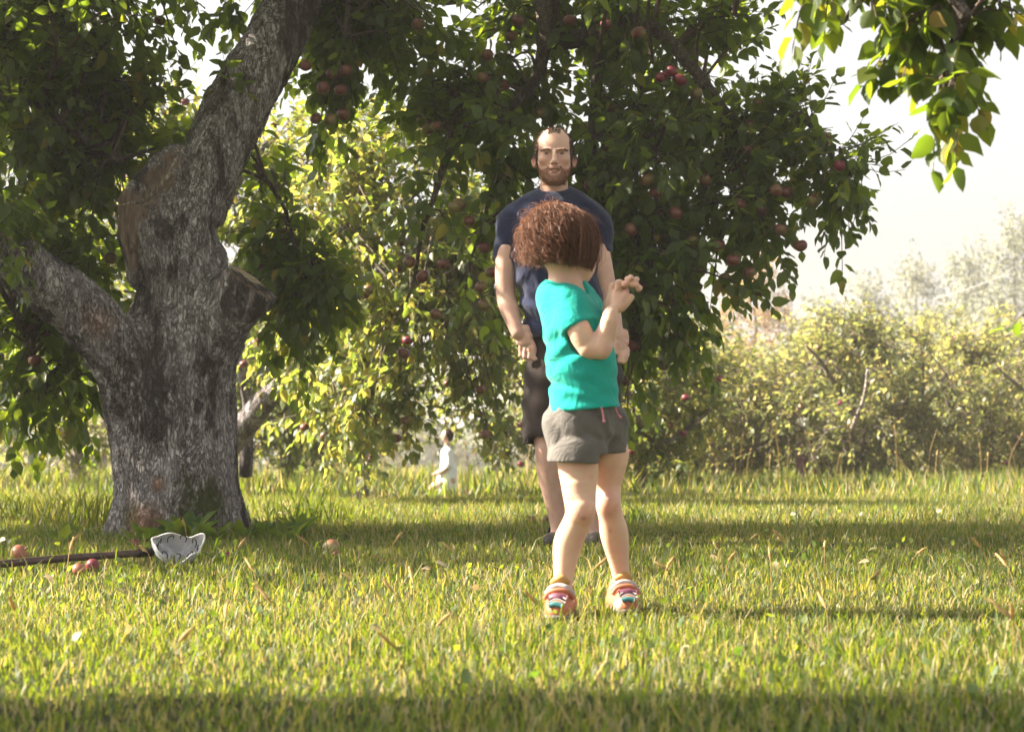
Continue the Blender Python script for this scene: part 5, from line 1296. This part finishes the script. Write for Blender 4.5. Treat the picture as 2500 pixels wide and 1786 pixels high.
    for s, (px, tx) in enumerate(((1363, 1350), (1450, 1457))):
        S = SDF(W(px, 1335, 0) * [1, 0, 1] - [.09, -D0 + .24, .02], W(px, 1260, 0) * [1, 0, 1] + [.09, D0 + .10, 0], .0045)
        S.cone(W(px, 1316, .045), W(tx, 1320, -.13), .046, .044, .03, (1, 1, .85)); S.cone(W(px, 1300, .04), W(px, 1318, .04), .047, .046, .02)
        S.cone(W(px, 1275, .022), W(px, 1305, .02), .040, .044, .006, op='sub'); S.plane((0, 0, -.004), (0, 0, -1)); S.cone(W(px, 1300, -.035), W(tx, 1306, -.07), .022, .018, .006, op='sub')
        V, Q = S.mesh(); link('shoe', mesh_np('shoe', smooth_mesh(V, Q, 1), [Q], sm), root)
build_man()

def build_child():
    D0 = 5.227; P0 = F_PX / D0
    W = lambda px, py, dy=0: at(px, py, D0 + dy)
    q = lambda r: r / P0
    root = empty('person', (W(1420, 1500)[0], D0, 0), 'child in a teal t-shirt and grey shorts, head turned away, hands clasped at the chin', 'person')
    h = .0031
    S = SDF(W(1300, 1515) * [1, 0, 1] + [0, D0 - .20, 0], W(1580, 490) * [1, 0, 1] + [0, D0 + .34, 0], h)
    # head turned away to the right
    S.ell(W(1378, 585, .03), (.082, .090, .088), 0)
    S.ell(W(1418, 640, .055), (.034, .050, .052), .03)              # cheek and jaw, seen past the hair
    S.ell(W(1420, 668, .055), (.022, .034, .026), .02)
    S.ell(W(1438, 640, .075), (.018, .03, .03), .02)
    S.cone(W(1380, 640, .03), W(1377, 712, .025), .042, .044, .02)    # neck
    S.ell(W(1378, 728, .03), (.050, .042, .034), .03)
    S.cone(W(1390, 750, .03), W(1418, 900, .03), .052, .058, .04); S.cone(W(1418, 900, .03), W(1425, 1030, .03), .056, .058, .03)
    # near arm
    S.chain([(W(1385, 745, -.040), .028), (W(1404, 785, -.058), .030), (W(1422, 822, -.075), .0312), (W(1448, 866, -.088), .0262)], .02)
    S.chain([(W(1450, 870, -.090), .0262), (W(1470, 828, -.092), .0250), (W(1484, 790, -.080), .0208), (W(1491, 764, -.074), .0190)], .006)
    # far arm
    S.chain([(W(1415, 745, .095), .026), (W(1465, 850, .085), .025), (W(1485, 790, .02), .023), (W(1488, 745, -.025), .017)], .016)
    # hands: near palm with the back towards us, the far hand's fingers laced over it
    HH = lambda px, py, dy=0: W(px, py, -.062 + dy)
    for wx, mx, kx, ky, dd in ((1482, 1487, 1492, 718, -.016), (1488, 1499, 1508, 713, -.018), (1495, 1512, 1527, 714, -.018), (1501, 1525, 1542, 724, -.012)):
        S.chain([(HH(wx, 766, -.012), .0105), (HH(mx, 742, dd), .0118), (HH(kx, ky, dd), .0092)], .007)
    for f, r in (([(1490, 721, -.016), (1496, 702, -.024), (1504, 688, -.018), (1516, 687, .0)], .0072), ([(1508, 713, -.018), (1523, 699, -.027), (1533, 686, -.018), (1530, 679, .0)], .0076),
                 ([(1527, 713, -.018), (1545, 703, -.024), (1555, 701, -.012), (1552, 689, .004)], .0072), ([(1541, 723, -.012), (1552, 717, -.016), (1558, 711, -.002), (1552, 706, .012)], .0064)):
        S.chain([(HH(*f[0]), r * 1.15), (HH(*f[1]), r), (HH(*f[2]), r * .92), (HH(*f[3]), r * .82)], .003)
    S.chain([(HH(1489, 742, .0), .0120), (HH(1479, 722, .006), .0095), (HH(1480, 706, .008), .0085), (HH(1488, 695, .004), .0075)], .004)
    S.cone(HH(1494, 742, .028), HH(1516, 712, .024), .021, .022, .012, (1, .6, 1))
    for f, r in (([(1506, 706, .018), (1510, 694, .006), (1510, 698, -.018), (1511, 709, -.034)], .0068), ([(1520, 700, .018), (1526, 684, .008), (1527, 682, -.014), (1525, 690, -.030)], .0068),
                 ([(1534, 702, .018), (1545, 688, .010), (1548, 688, -.008), (1545, 697, -.024)], .0064), ([(1540, 712, .018), (1554, 708, .012), (1558, 712, .0), (1556, 718, -.008)], .0060)):
        S.chain([(HH(*f[0]), r * 1.1), (HH(*f[1]), r), (HH(*f[2]), r * .95), (HH(*f[3]), r * .85)], .002)
    # legs
    S.chain([(W(1402, 1060, .0), .060), (W(1411, 1130, -.005), .0545), (W(1414, 1195, -.012), .0450), (W(1417, 1245, -.018), .0395), (W(1408, 1275, -.008), .0365), (W(1387, 1325, .008), .0385), (W(1378, 1385, .005), .0290), (W(1375, 1435, .0), .0235), (W(1373, 1465, .0), .027)], .022)
    S.ell(W(1424, 1243, -.046), (.022, .016, .026), .02)
    S.chain([(W(1468, 1050, .09), .046), (W(1475, 1110, .11), .0510), (W(1480, 1180, .12), .0400), (W(1485, 1228, .11), .0350), (W(1492, 1262, .12), .0335), (W(1500, 1305, .14), .0380), (W(1511, 1370, .16), .0275), (W(1518, 1415, .17), .0235), (W(1520, 1450, .17), .027)], .022)
    S.ell(W(1487, 1228, .085), (.020, .014, .024), .02)
    S.cone(W(1373, 1475, .0), W(1362, 1490, -.08), .028, .024, .02); S.cone(W(1520, 1468, .17), W(1520, 1480, .08), .028, .024, .02)
    S.plane((0, 0, .004), (0, 0, -1))
    V, Q = S.mesh(); V = smooth_mesh(V, Q, 2)
    col = np.tile(np.array([.66, .42, .31]), (len(V), 1)); mot = fbm(V[:, 0] * 25, V[:, 1] * 25, V[:, 2] * 25, 3, 13); col *= (1 + .07 * mot)[:, None]
    for c, r, f in ((W(1420, 1250, -.05), (.035, .04, .03), .5), (W(1487, 1230, .07), (.035, .05, .035), .6), (W(1447, 885, -.1), (.03, .04, .03), .3), (W(1440, 640, .08), (.03, .05, .03), .4), (W(1525, 700, -.06), (.05, .06, .02), .25)):
        col = blend(col, f * gauss(V, c, r), (.62, .30, .22))
    col = blend(col, .8 * gauss(V, W(1425, 1265, -.06), (.008, .05, .005)), (.42, .14, .13)); col = blend(col, .7 * gauss(V, W(1490, 1295, .1), (.003, .05, .006)), (.34, .17, .13))
    fing = np.zeros(len(V))
    for p in ((1511, 709, -.098), (1525, 690, -.094), (1545, 697, -.088), (1556, 717, -.072)): fing = np.maximum(fing, gauss(V, W(*p), (.008, .012, .008)))
    col = blend(col, .6 * fing, (.68, .30, .22))
    body = link('body', mesh_np('body', V, [Q], M['skin'], cols={'col': col}), root)
    # ---- t-shirt
    def torso(S, off, k=.035):
        S.chain([(W(1354, 722, .02), .040 + off), (W(1388, 730, .03), .046 + off), (W(1420, 742, .06), .036 + off)], k)
        S.cone(W(1378, 745, .03), W(1402, 800, .02), .060, .070, k, (1, 1.12, 1), off=off)
        S.cone(W(1402, 800, .02), W(1418, 880, .02), .070, .078, k, (1, 1.05, 1), off=off)
        S.cone(W(1418, 880, .02), W(1422, 930, .02), .078, .074, k, (1, 1.0, 1), off=off)
        S.cone(W(1422, 930, .02), W(1428, 1010, .02), .076, .092, k, (1, 1.0, 1), off=off)
    S = SDF(W(1290, 1040) * [1, 0, 1] + [0, D0 - .2, 0], W(1560, 660) * [1, 0, 1] + [0, D0 + .24, 0], h * 1.2)
    torso(S, .006)
    S2 = S.like(); S2.chain([(W(1378, 738, -.028), .042), (W(1398, 778, -.050), .0425), (W(1424, 830, -.078), .045)], 0); S2.plane(W(1404, 798, -.07), (.50, -.12, -.93)); S.merge(S2, .022)
    S2 = S.like(); S2.chain([(W(1415, 745, .095), .042), (W(1445, 800, .11), .043), (W(1460, 840, .11), .044)], 0); S2.plane(W(1450, 815, .11), (.6, 0, -.8)); S.merge(S2, .022)
    def fold(x, y, z):
        X = (x - W(1420, 0)[0]); f = .0045 * fbm((x + .8 * z) * 14, y * 10, (z - .5 * x) * 9, 2, 61)
        zw = W(0, 945)[2]; f = f + .008 * np.exp(-((z - zw + .25 * X + .010) / .008) ** 2) * np.clip((.03 - X) / .07, 0, 1)      # crease at the small of the back
        f = f + .0016 * np.clip((W(0, 860)[2] - z) / .06, 0, 1) * np.sin((z + .35 * X * X * 10 + .25 * X) * 125 + 2.5 * fbm(x * 12, y * 12, z * 12, 2, 8))
        f = f + .004 * np.sin((X * .8 - z) * 95) * np.exp(-(((z - W(0, 850)[2]) / .05) ** 2)) * (X < .0)
        return f
    S.warp(fold, .04)
    n_ = np.array([.10, 0, -1.0]); S.plane(W(1430, 1000, 0), n_)
    S.cone(W(1422, 832, -.078), W(1416, 818, -.072), .0385, .0355, 0, op='sub')
    S.cone(W(1372, 600, .03), W(1378, 667, .026), .056, .051, .004, op='sub')
    S.cone(W(1400, 680, .0), W(1422, 705, -.010), .028, .018, .006, op='sub')
    S.cone(W(1428, 1025, .02), W(1427, 990, .02), .092, .078, 0, op='sub')
    V, Q = S.mesh(); sh = link('t_shirt', mesh_np('t_shirt', smooth_mesh(V, Q, 2), [Q], M['teal']), root)
    P = spline([W(1330, 690, .05), W(1336, 686, .0), W(1362, 694, -.024), (W(1396, 706, -.030)), W(1420, 716, -.004), W(1426, 700, .05)], 26); Vv, Qq = tubes(P[None], np.full((1, 26), .0042), 7); link('collar', mesh_np('collar', Vv, [Qq], M['teal']), sh)
    # ---- shorts
    S = SDF(W(1300, 1160) * [1, 0, 1] + [0, D0 - .16, 0], W(1550, 960) * [1, 0, 1] + [0, D0 + .28, 0], h * 1.2)
    S.cone(W(1425, 975, .025), W(1412, 1045, .03), .082, .092, .02, (1, 1.05, 1))
    S.chain([(W(1398, 1045, -.005), .074), (W(1403, 1100, -.008), .070), (W(1408, 1160, -.010), .072)], .03)
    S.chain([(W(1456, 1030, .085), .062), (W(1470, 1080, .10), .058), (W(1478, 1150, .11), .059)], .03)
    S.warp(lambda x, y, z: .007 * fbm(x * 16, y * 12, z * 14 + x * 8, 3, 91) + .0035 * np.sin((z * .7 + x) * 110 + 5 * fbm(x * 9, y * 9, z * 9, 2, 3)), .04)
    # turned-up cuffs
    S.cone(W(1411, 1108, -.010), W(1413, 1135, -.010), .0775, .0785, .002); S.cone(W(1474, 1092, .105), W(1476, 1112, .11), .0620, .0630, .002)
    S.plane(W(1410, 1129, 0), (-.04, 0, -1), W(1290, 1200, -.2), W(1470, 1105, .075)); S.plane(W(1480, 1107, .1), (.05, 0, -1), W(1469, 1200, -.1), W(1600, 1085, .3))
    S.cone(W(1411, 1150, -.008), W(1409, 1095, -.006), .0705, .055, 0, op='sub'); S.cone(W(1477, 1140, .11), W(1476, 1095, .11), .055, .048, 0, op='sub')
    V, Q = S.mesh(); so = link('shorts', mesh_np('shorts', smooth_mesh(V, Q, 2), [Q], M['grey_shorts']), root)
    cm = simple_mat('pink_cord', (.55, .20, .24), .8, 300, .5)
    for pts in ([W(1466, 985, -.058), W(1472, 1010, -.068), W(1475, 1030, -.072)], [W(1502, 990, -.02), W(1507, 1008, -.024), W(1516, 1020, -.022)]):
        P = spline(pts, 10); Vv, Qq = tubes(P[None], np.array([[.0025] * 8 + [.0045, .0035]]), 7); link('drawstring', mesh_np('drawstring', Vv, [Qq], cm), so)
    # ---- shoes: orange sandal shoes with a strap, a tongue and a teal motif
    om = simple_mat('orange_shoe', (.38, .13, .065), .65, 25, .2); ym = simple_mat('mustard_tongue', (.46, .25, .07), .6); wm = simple_mat('pale_strap', (.36, .34, .34), .45)
    pm = simple_mat('plum_insert', (.13, .04, .07), .5); tm = simple_mat('teal_motif', (.035, .15, .16), .5); gm = simple_mat('sole_rubber', (.12, .10, .09), .8)
    for (px, py, dy, yaw, sc) in ((1369, 1478, 0.0, -.12, 1.0), (1520, 1468, .17, .10, .97)):
        c = W(px, py, dy); c[2] = 0
        Rz = Matrix.Rotation(yaw, 3, 'Z'); f = lambda x, y, z: c + np.array(Rz @ Vector((x, y, z))) * sc
        L_, H_ = f(-.075, -.16, -.01), f(.075, .08, .13); lo, hi = np.minimum(L_, H_) - .02, np.maximum(L_, H_) + .02
        S = SDF(lo, hi, .0028)
        S.cone(f(0, .032, .030), f(0, -.088, .018), .037, .034, .012, (1, 1, .9)); S.cone(f(0, .03, .062), f(0, .025, .030), .033, .036, .015); S.cone(f(0, .0, .058), f(0, -.070, .026), .031, .029, .012)
        S.ell(f(0, .020, .10), (.0285, .030, .030), .003, op='sub'); S.plane((0, 0, 0.0), (0, 0, -1))
        V, Q = S.mesh(); V = smooth_mesh(V, Q, 1); sh_ = link('shoe', mesh_np('shoe', V, [Q], om), root)
        Rm = np.array(Rz); loc = (V - c) @ Rm / sc
        def front(x, z):
            m = (np.abs(loc[:, 0] - x) < .006) & (np.abs(loc[:, 2] - z) < .006)
            return loc[m][:, 1].min() if m.any() else -.02
        S = SDF(lo, hi, .004); S.cone(f(0, .035, .006), f(0, -.092, .006), .040, .037, .0, (1, 1, .3)); V, Q = S.mesh(); link('sole', mesh_np('sole', V, [Q], gm), sh_)
        def patch(name, pts, r, mat, flat=.35, out_=.0):
            """a strip laid on the front of the shoe through (x, z) points, r high"""
            P = spline([(x, front(x, z) - out_, z) for x, z in pts], 15); P = np.array([f(*p) for p in P]); n = len(P); T = unit(np.gradient(P, axis=0)); nn = unit(np.array([0, -1, .45])); B = unit(np.cross(T, nn)); NN = np.cross(B, T); th = np.linspace(0, 2 * math.pi, 8, endpoint=False)
            V = P[:, None] + r * (B[:, None] * np.cos(th)[None, :, None] + NN[:, None] * (np.sin(th) * flat)[None, :, None]); b = np.arange(n - 1)[:, None] * 8; j = np.arange(8)[None]
            Q = np.stack([b + j, b + (j + 1) % 8, b + 8 + (j + 1) % 8, b + 8 + j], -1).reshape(-1, 4); Tt = [(0, i, i + 1) for i in range(1, 7)] + [((n - 1) * 8, (n - 1) * 8 + i + 1, (n - 1) * 8 + i) for i in range(1, 7)]
            link(name, mesh_np(name, V.reshape(-1, 3), [Q, np.array(Tt)], mat), sh_)
        P_ = spline([f(-.024, -.014, .086), f(0, -.022, .098), f(.024, -.014, .086)], 15); Vv, Qq = tubes(P_[None], np.full((1, 15), .012) * np.sin(np.linspace(.5, 2.64, 15))[None], 8); link('tongue', mesh_np('tongue', Vv, [Qq], ym), sh_)
        patch('strap', [(-.037, .058), (-.022, .076), (0, .082), (.022, .076), (.037, .058)], .0068, wm, .45, .004)
        patch('strap_edge', [(-.038, .048), (-.024, .066), (0, .072), (.024, .066), (.038, .048)], .0060, om, .6, .004)
        patch('insert', [(-.024, .052), (0, .057), (.024, .052)], .0105, pm, .35, .0)
        for k_ in (0, 1): patch('lace', [(-.022, .052 - .008 * k_), (0, .060 - .008 * k_), (.022, .052 - .008 * k_)], .0021, wm, .8, .0035)
        patch('motif', [(-.020, .036), (-.004, .041), (.014, .037)], .0070, tm, .4, .001)
    # ---- hair: a curly bob blown up at the back, smoother towards the face
    rg = np.random.default_rng(19); hc = W(1372, 588, .025)
    S = SDF(hc - .15, hc + .15, .004); S.ell(hc, (.084, .084, .084), 0); S.ell(hc + [.018, 0, -.025], (.074, .080, .062), .02); S.ell(hc + [-.030, 0, -.012], (.062, .074, .066), .02)
    S.plane(W(1400, 640, 0), (0.05, 0, -1), k=.015); S.ell(W(1450, 662, .09), (.035, .06, .034), .01, op='sub')
    S.warp(lambda x, y, z: .008 * fbm(x * 45, y * 45, z * 45, 2, 3), .04)
    V, Q = S.mesh(); hair = link('hair', mesh_np('hair', V, [Q], M['hair_child'], attrs={'tint': np.full(len(V), .02)}), root)
    n = 11000; k = 17
    crown = unit(np.array([.22, -.05, 1.0]))
    th0 = np.where(rg.random(n) < .6, rg.random(n) ** .7 * 1.7, np.abs(rg.normal(size=n)) * .35 + .03); ph = rg.random(n) * 2 * math.pi
    t = np.linspace(0, 1, k)[None]
    e1 = unit(np.cross(crown, [0, 1, 0])); e2 = np.cross(crown, e1)
    dirh = np.cos(ph)[:, None] * e1 + np.sin(ph)[:, None] * e2
    left = np.clip(.55 - dirh[:, 0] * .9 + .22 * rg.normal(size=n), 0, 1)           # 1: curly back of the head, 0: smoother side by the face
    thE = np.minimum(th0 + .5 + 1.3 * rg.random(n), 2.35); thE = np.where(rg.random(n) < .45, 2.3, thE)
    th = th0[:, None] + (thE - th0)[:, None] * t
    rr = rg.random(n)
    shell = (.84 + .17 * rr)[:, None] + (.10 * left * rr)[:, None] * np.clip(t * 1.5, 0, 1)
    axx = np.array([.100, .098, .094])
    dirs = crown[None, None] * np.cos(th)[..., None] + dirh[:, None] * np.sin(th)[..., None]
    P = hc + dirs * axx * shell[..., None]
    # below the widest point the locks hang down instead of closing in
    low = np.clip(th - 1.5, 0, 1.2)
    hang = hc + (crown[None, None] * np.cos(1.5 + low * .18)[..., None] + dirh[:, None] * np.sin(1.5 + low * .45)[..., None]) * axx * shell[..., None] * (1 - .16 * low[..., None]) - np.array([0, 0, .085]) * low[..., None]
    P = np.where((th > 1.5)[..., None], hang, P)
    amp = (.0008 + .0090 * left ** 1.2 * (.35 + rg.random(n)))[:, None] * np.clip(t * 3, 0, 1); fr = (11 + 12 * rg.random(n))[:, None]; p0 = rg.random(n)[:, None] * 6.28
    flare = np.clip(-dirh[:, 0] + .2, 0, 1)[:, None] * np.clip((th - 1.2) / .9, 0, 1) * rg.random(n)[:, None]; P = P + (dirh[:, None] * .016 + np.array([0, 0, -.006])) * flare[..., None]
    lump = vnoise(dirh[:, 0] * 3 + th0 * 4, dirh[:, 1] * 3, dirh[:, 2] * 3 + th0 * 3, 5)[:, None]
    nn = unit(P - hc); tg = unit(np.gradient(P, axis=1)); bb = np.cross(nn, tg)
    P = P + nn * (amp * np.cos(t * fr + p0) + .008 * left[:, None] * lump * t)[..., None] + bb * (amp * 1.3 * np.sin(t * fr + p0))[..., None]
    fly = (rg.random(n) < .12 * (.3 + left))[:, None, None]; P = P + fly * (nn * .018 + rg.normal(size=(n, 1, 3)) * .011) * (t ** 1.5)[..., None]
    zmin = W(1400, 652, 0)[2] + np.abs(.020 * rg.normal(size=n)[:, None]) * (1 + .8 * lump) * (.5 + left[:, None]); zmin = zmin - .010 * (rg.random(n) < .12)[:, None]; P[..., 2] = np.maximum(P[..., 2], zmin - .004 * t)
    lim = W(1442, 0, .07)[0]; fz = (P[..., 0] > lim) & (P[..., 2] < W(0, 638)[2]); P[..., 0] = np.where(fz, lim + .6 * (P[..., 0] - lim), P[..., 0])
    ribbons('curls', P, .0013, M['hair_child'], hair, rg, tint=np.clip(rg.beta(1.6, 1.8, n), 0, 1))
build_child()

# ------------------------------------------------------------------ small figures far off
def far_person(label, px, d, hpx, shirt, low, pose='kneel', hair=(.03, .02, .016), yaw=0.0, zoff=None, skin=(.50, .33, .25), bulk=1.0):
    b = at(px, 1054, d); gz = float(ground_z(b[0], b[1])) if zoff is None else zoff
    root = empty('person', (b[0], b[1], gz), label, 'person', 'apple pickers far behind')
    s = hpx * d / F_PX                                  # height of the figure in metres
    f = lambda x, y, z: np.array([b[0] + (x * math.cos(yaw) - y * math.sin(yaw)) * s * bulk, b[1] + (x * math.sin(yaw) + y * math.cos(yaw)) * s * bulk, gz + z * s])
    hh = max(.006, s * .012)
    lo = f(0, 0, 0) - [.42 * s, .42 * s, .02]; hi = f(0, 0, 1) + [.42 * s, .42 * s, .03]
    if pose == 'stand': hip, sh, hd_, R_ = .50, .80, .93, 1.0
    else: hip, sh, hd_, R_ = .22, .66, .87, 1.35
    S = SDF(lo, hi, hh)
    S.ell(f(-.015, 0, hd_), np.array([.055, .062, .072]) * s * R_, 0); S.cone(f(-.005, 0, hd_ - .07), f(0, 0, sh), .026 * s * R_, .03 * s * R_, .02 * s)
    S.ell(f(-.075 * R_, 0, hd_ - .01), np.array([.012] * 3) * s * R_, .01 * s)
    for sd in (-1, 1):
        y = sd * .10 * R_
        if pose == 'stand':
            S.chain([(f(0, y * 1.1, sh - .02), .034 * s), (f(.02, y * 1.35, sh - .17), .027 * s), (f(-.09, y * 1.0, sh - .22), .020 * s)], .02 * s)
            S.chain([(f(0, y * .5, hip), .055 * s), (f(0, y * .6, hip * .5), .038 * s), (f(.01, y * .6, .05), .024 * s), (f(-.06, y * .6, .02), .022 * s)], .02 * s)
            for i in range(4): S.cone(f(-.09, y, sh - .225 + .006 * i), f(-.125, y * .9, sh - .235 + .008 * i), .007 * s, .005 * s, .004 * s)
        else:
            S.chain([(f(.0, y * 1.1, sh - .04), .048 * s), (f(-.02, y * 1.3, sh - .24), .036 * s), (f(-.16, y * .8, sh - .34), .028 * s)], .02 * s)
            S.chain([(f(.03, y * .7, hip), .085 * s), (f(-.22, y * .8, .10), .055 * s), (f(.06, y * .7, .05), .035 * s)], .03 * s)
            for i in range(4): S.cone(f(-.16, y * .8, sh - .345 + .010 * i), f(-.215, y * .7, sh - .365 + .012 * i), .010 * s, .007 * s, .006 * s)
    V, Q = S.mesh(); link('body', mesh_np('body', smooth_mesh(V, Q, 1), [Q], M['skin'], cols={'col': np.tile(skin, (len(V), 1))}), root)
    S = SDF(lo, hi, hh)
    S.cone(f(0, 0, sh - .05), f(.01, 0, hip), .082 * s * R_, .088 * s * R_, .02 * s, (.85, 1.2, 1))
    if pose != 'stand': S.cone(f(.02, 0, hip + .15), f(-.02, 0, .06), .13 * s, .22 * s, .06 * s, (.95, 1, 1))
    for sd in (-1, 1): S.cone(f(0, sd * .10 * R_, sh - .03), f(.0, sd * .135 * R_, sh - .15 * R_), .045 * s * R_, .042 * s * R_, .03 * s)
    S.warp(lambda x, y, z: .02 * s * fbm(x * 6 / s, y * 6 / s, z * 4 / s, 3, 4), .08 * s)
    V, Q = S.mesh(); link('top', mesh_np('top', smooth_mesh(V, Q, 1), [Q], shirt), root)
    S = SDF(f(0, 0, hd_) - .16 * s * R_, f(0, 0, hd_) + .16 * s * R_, hh); S.ell(f(.01, 0, hd_ + .012), np.array([.062, .066, .072]) * s * R_, 0); S.ell(f(-.09 * R_, 0, hd_ - .05), np.array([.07, .09, .085]) * s * R_, .005, op='sub')
    S.warp(lambda x, y, z: .01 * s * fbm(x * 30 / s, y * 30 / s, z * 30 / s, 2, 4), .04 * s)
    V, Q = S.mesh(); link('hair', mesh_np('hair', V, [Q], M['hair_man'], attrs={'tint': np.full(len(V), .4)}), root)
    if pose == 'stand':
        S = SDF(lo, hi, hh); S.cone(f(.005, 0, hip + .03), f(.005, 0, hip - .05), .086 * s, .085 * s, .02 * s, (.85, 1.1, 1))
        for sd in (-1, 1): S.cone(f(0, sd * .05, hip), f(0, sd * .06, .08), .062 * s, .038 * s, .02 * s)
        V, Q = S.mesh(); link('trousers', mesh_np('trousers', smooth_mesh(V, Q, 1), [Q], low), root)
white = fabric('white_cotton', (.74, .75, .76), fold=8, fstr=.4); dark = fabric('black_trousers', (.02, .02, .025)); green = fabric('bright_green_cloth', (.10, .42, .12)); plum = fabric('plum_cloth', (.16, .06, .12)); blue = fabric('pale_blue_cloth', (.45, .52, .66))
far_person('figure in a loose white top kneeling in the sunlit grass under the yellow apple tree', 1092, 16.8, 168, white, dark, 'kneel', yaw=.15, zoff=-.06)
far_person('figure in a pale blue top and black trousers half hidden behind an apple trunk', 2146, 23.6, 175, blue, dark, 'stand', yaw=.9)
far_person('figure in a white top standing among the leaves of the broad yellow apple tree', 1958, 22.4, 205, white, plum, 'stand', yaw=.3)
far_person('small child in bright green crouching at the edge of the far grass', 2205, 23.0, 62, green, dark, 'kneel', yaw=.5)
far_person('small child in plum clothing crouching left of the leaning apple stem', 2030, 23.2, 64, plum, dark, 'kneel', yaw=-.4)
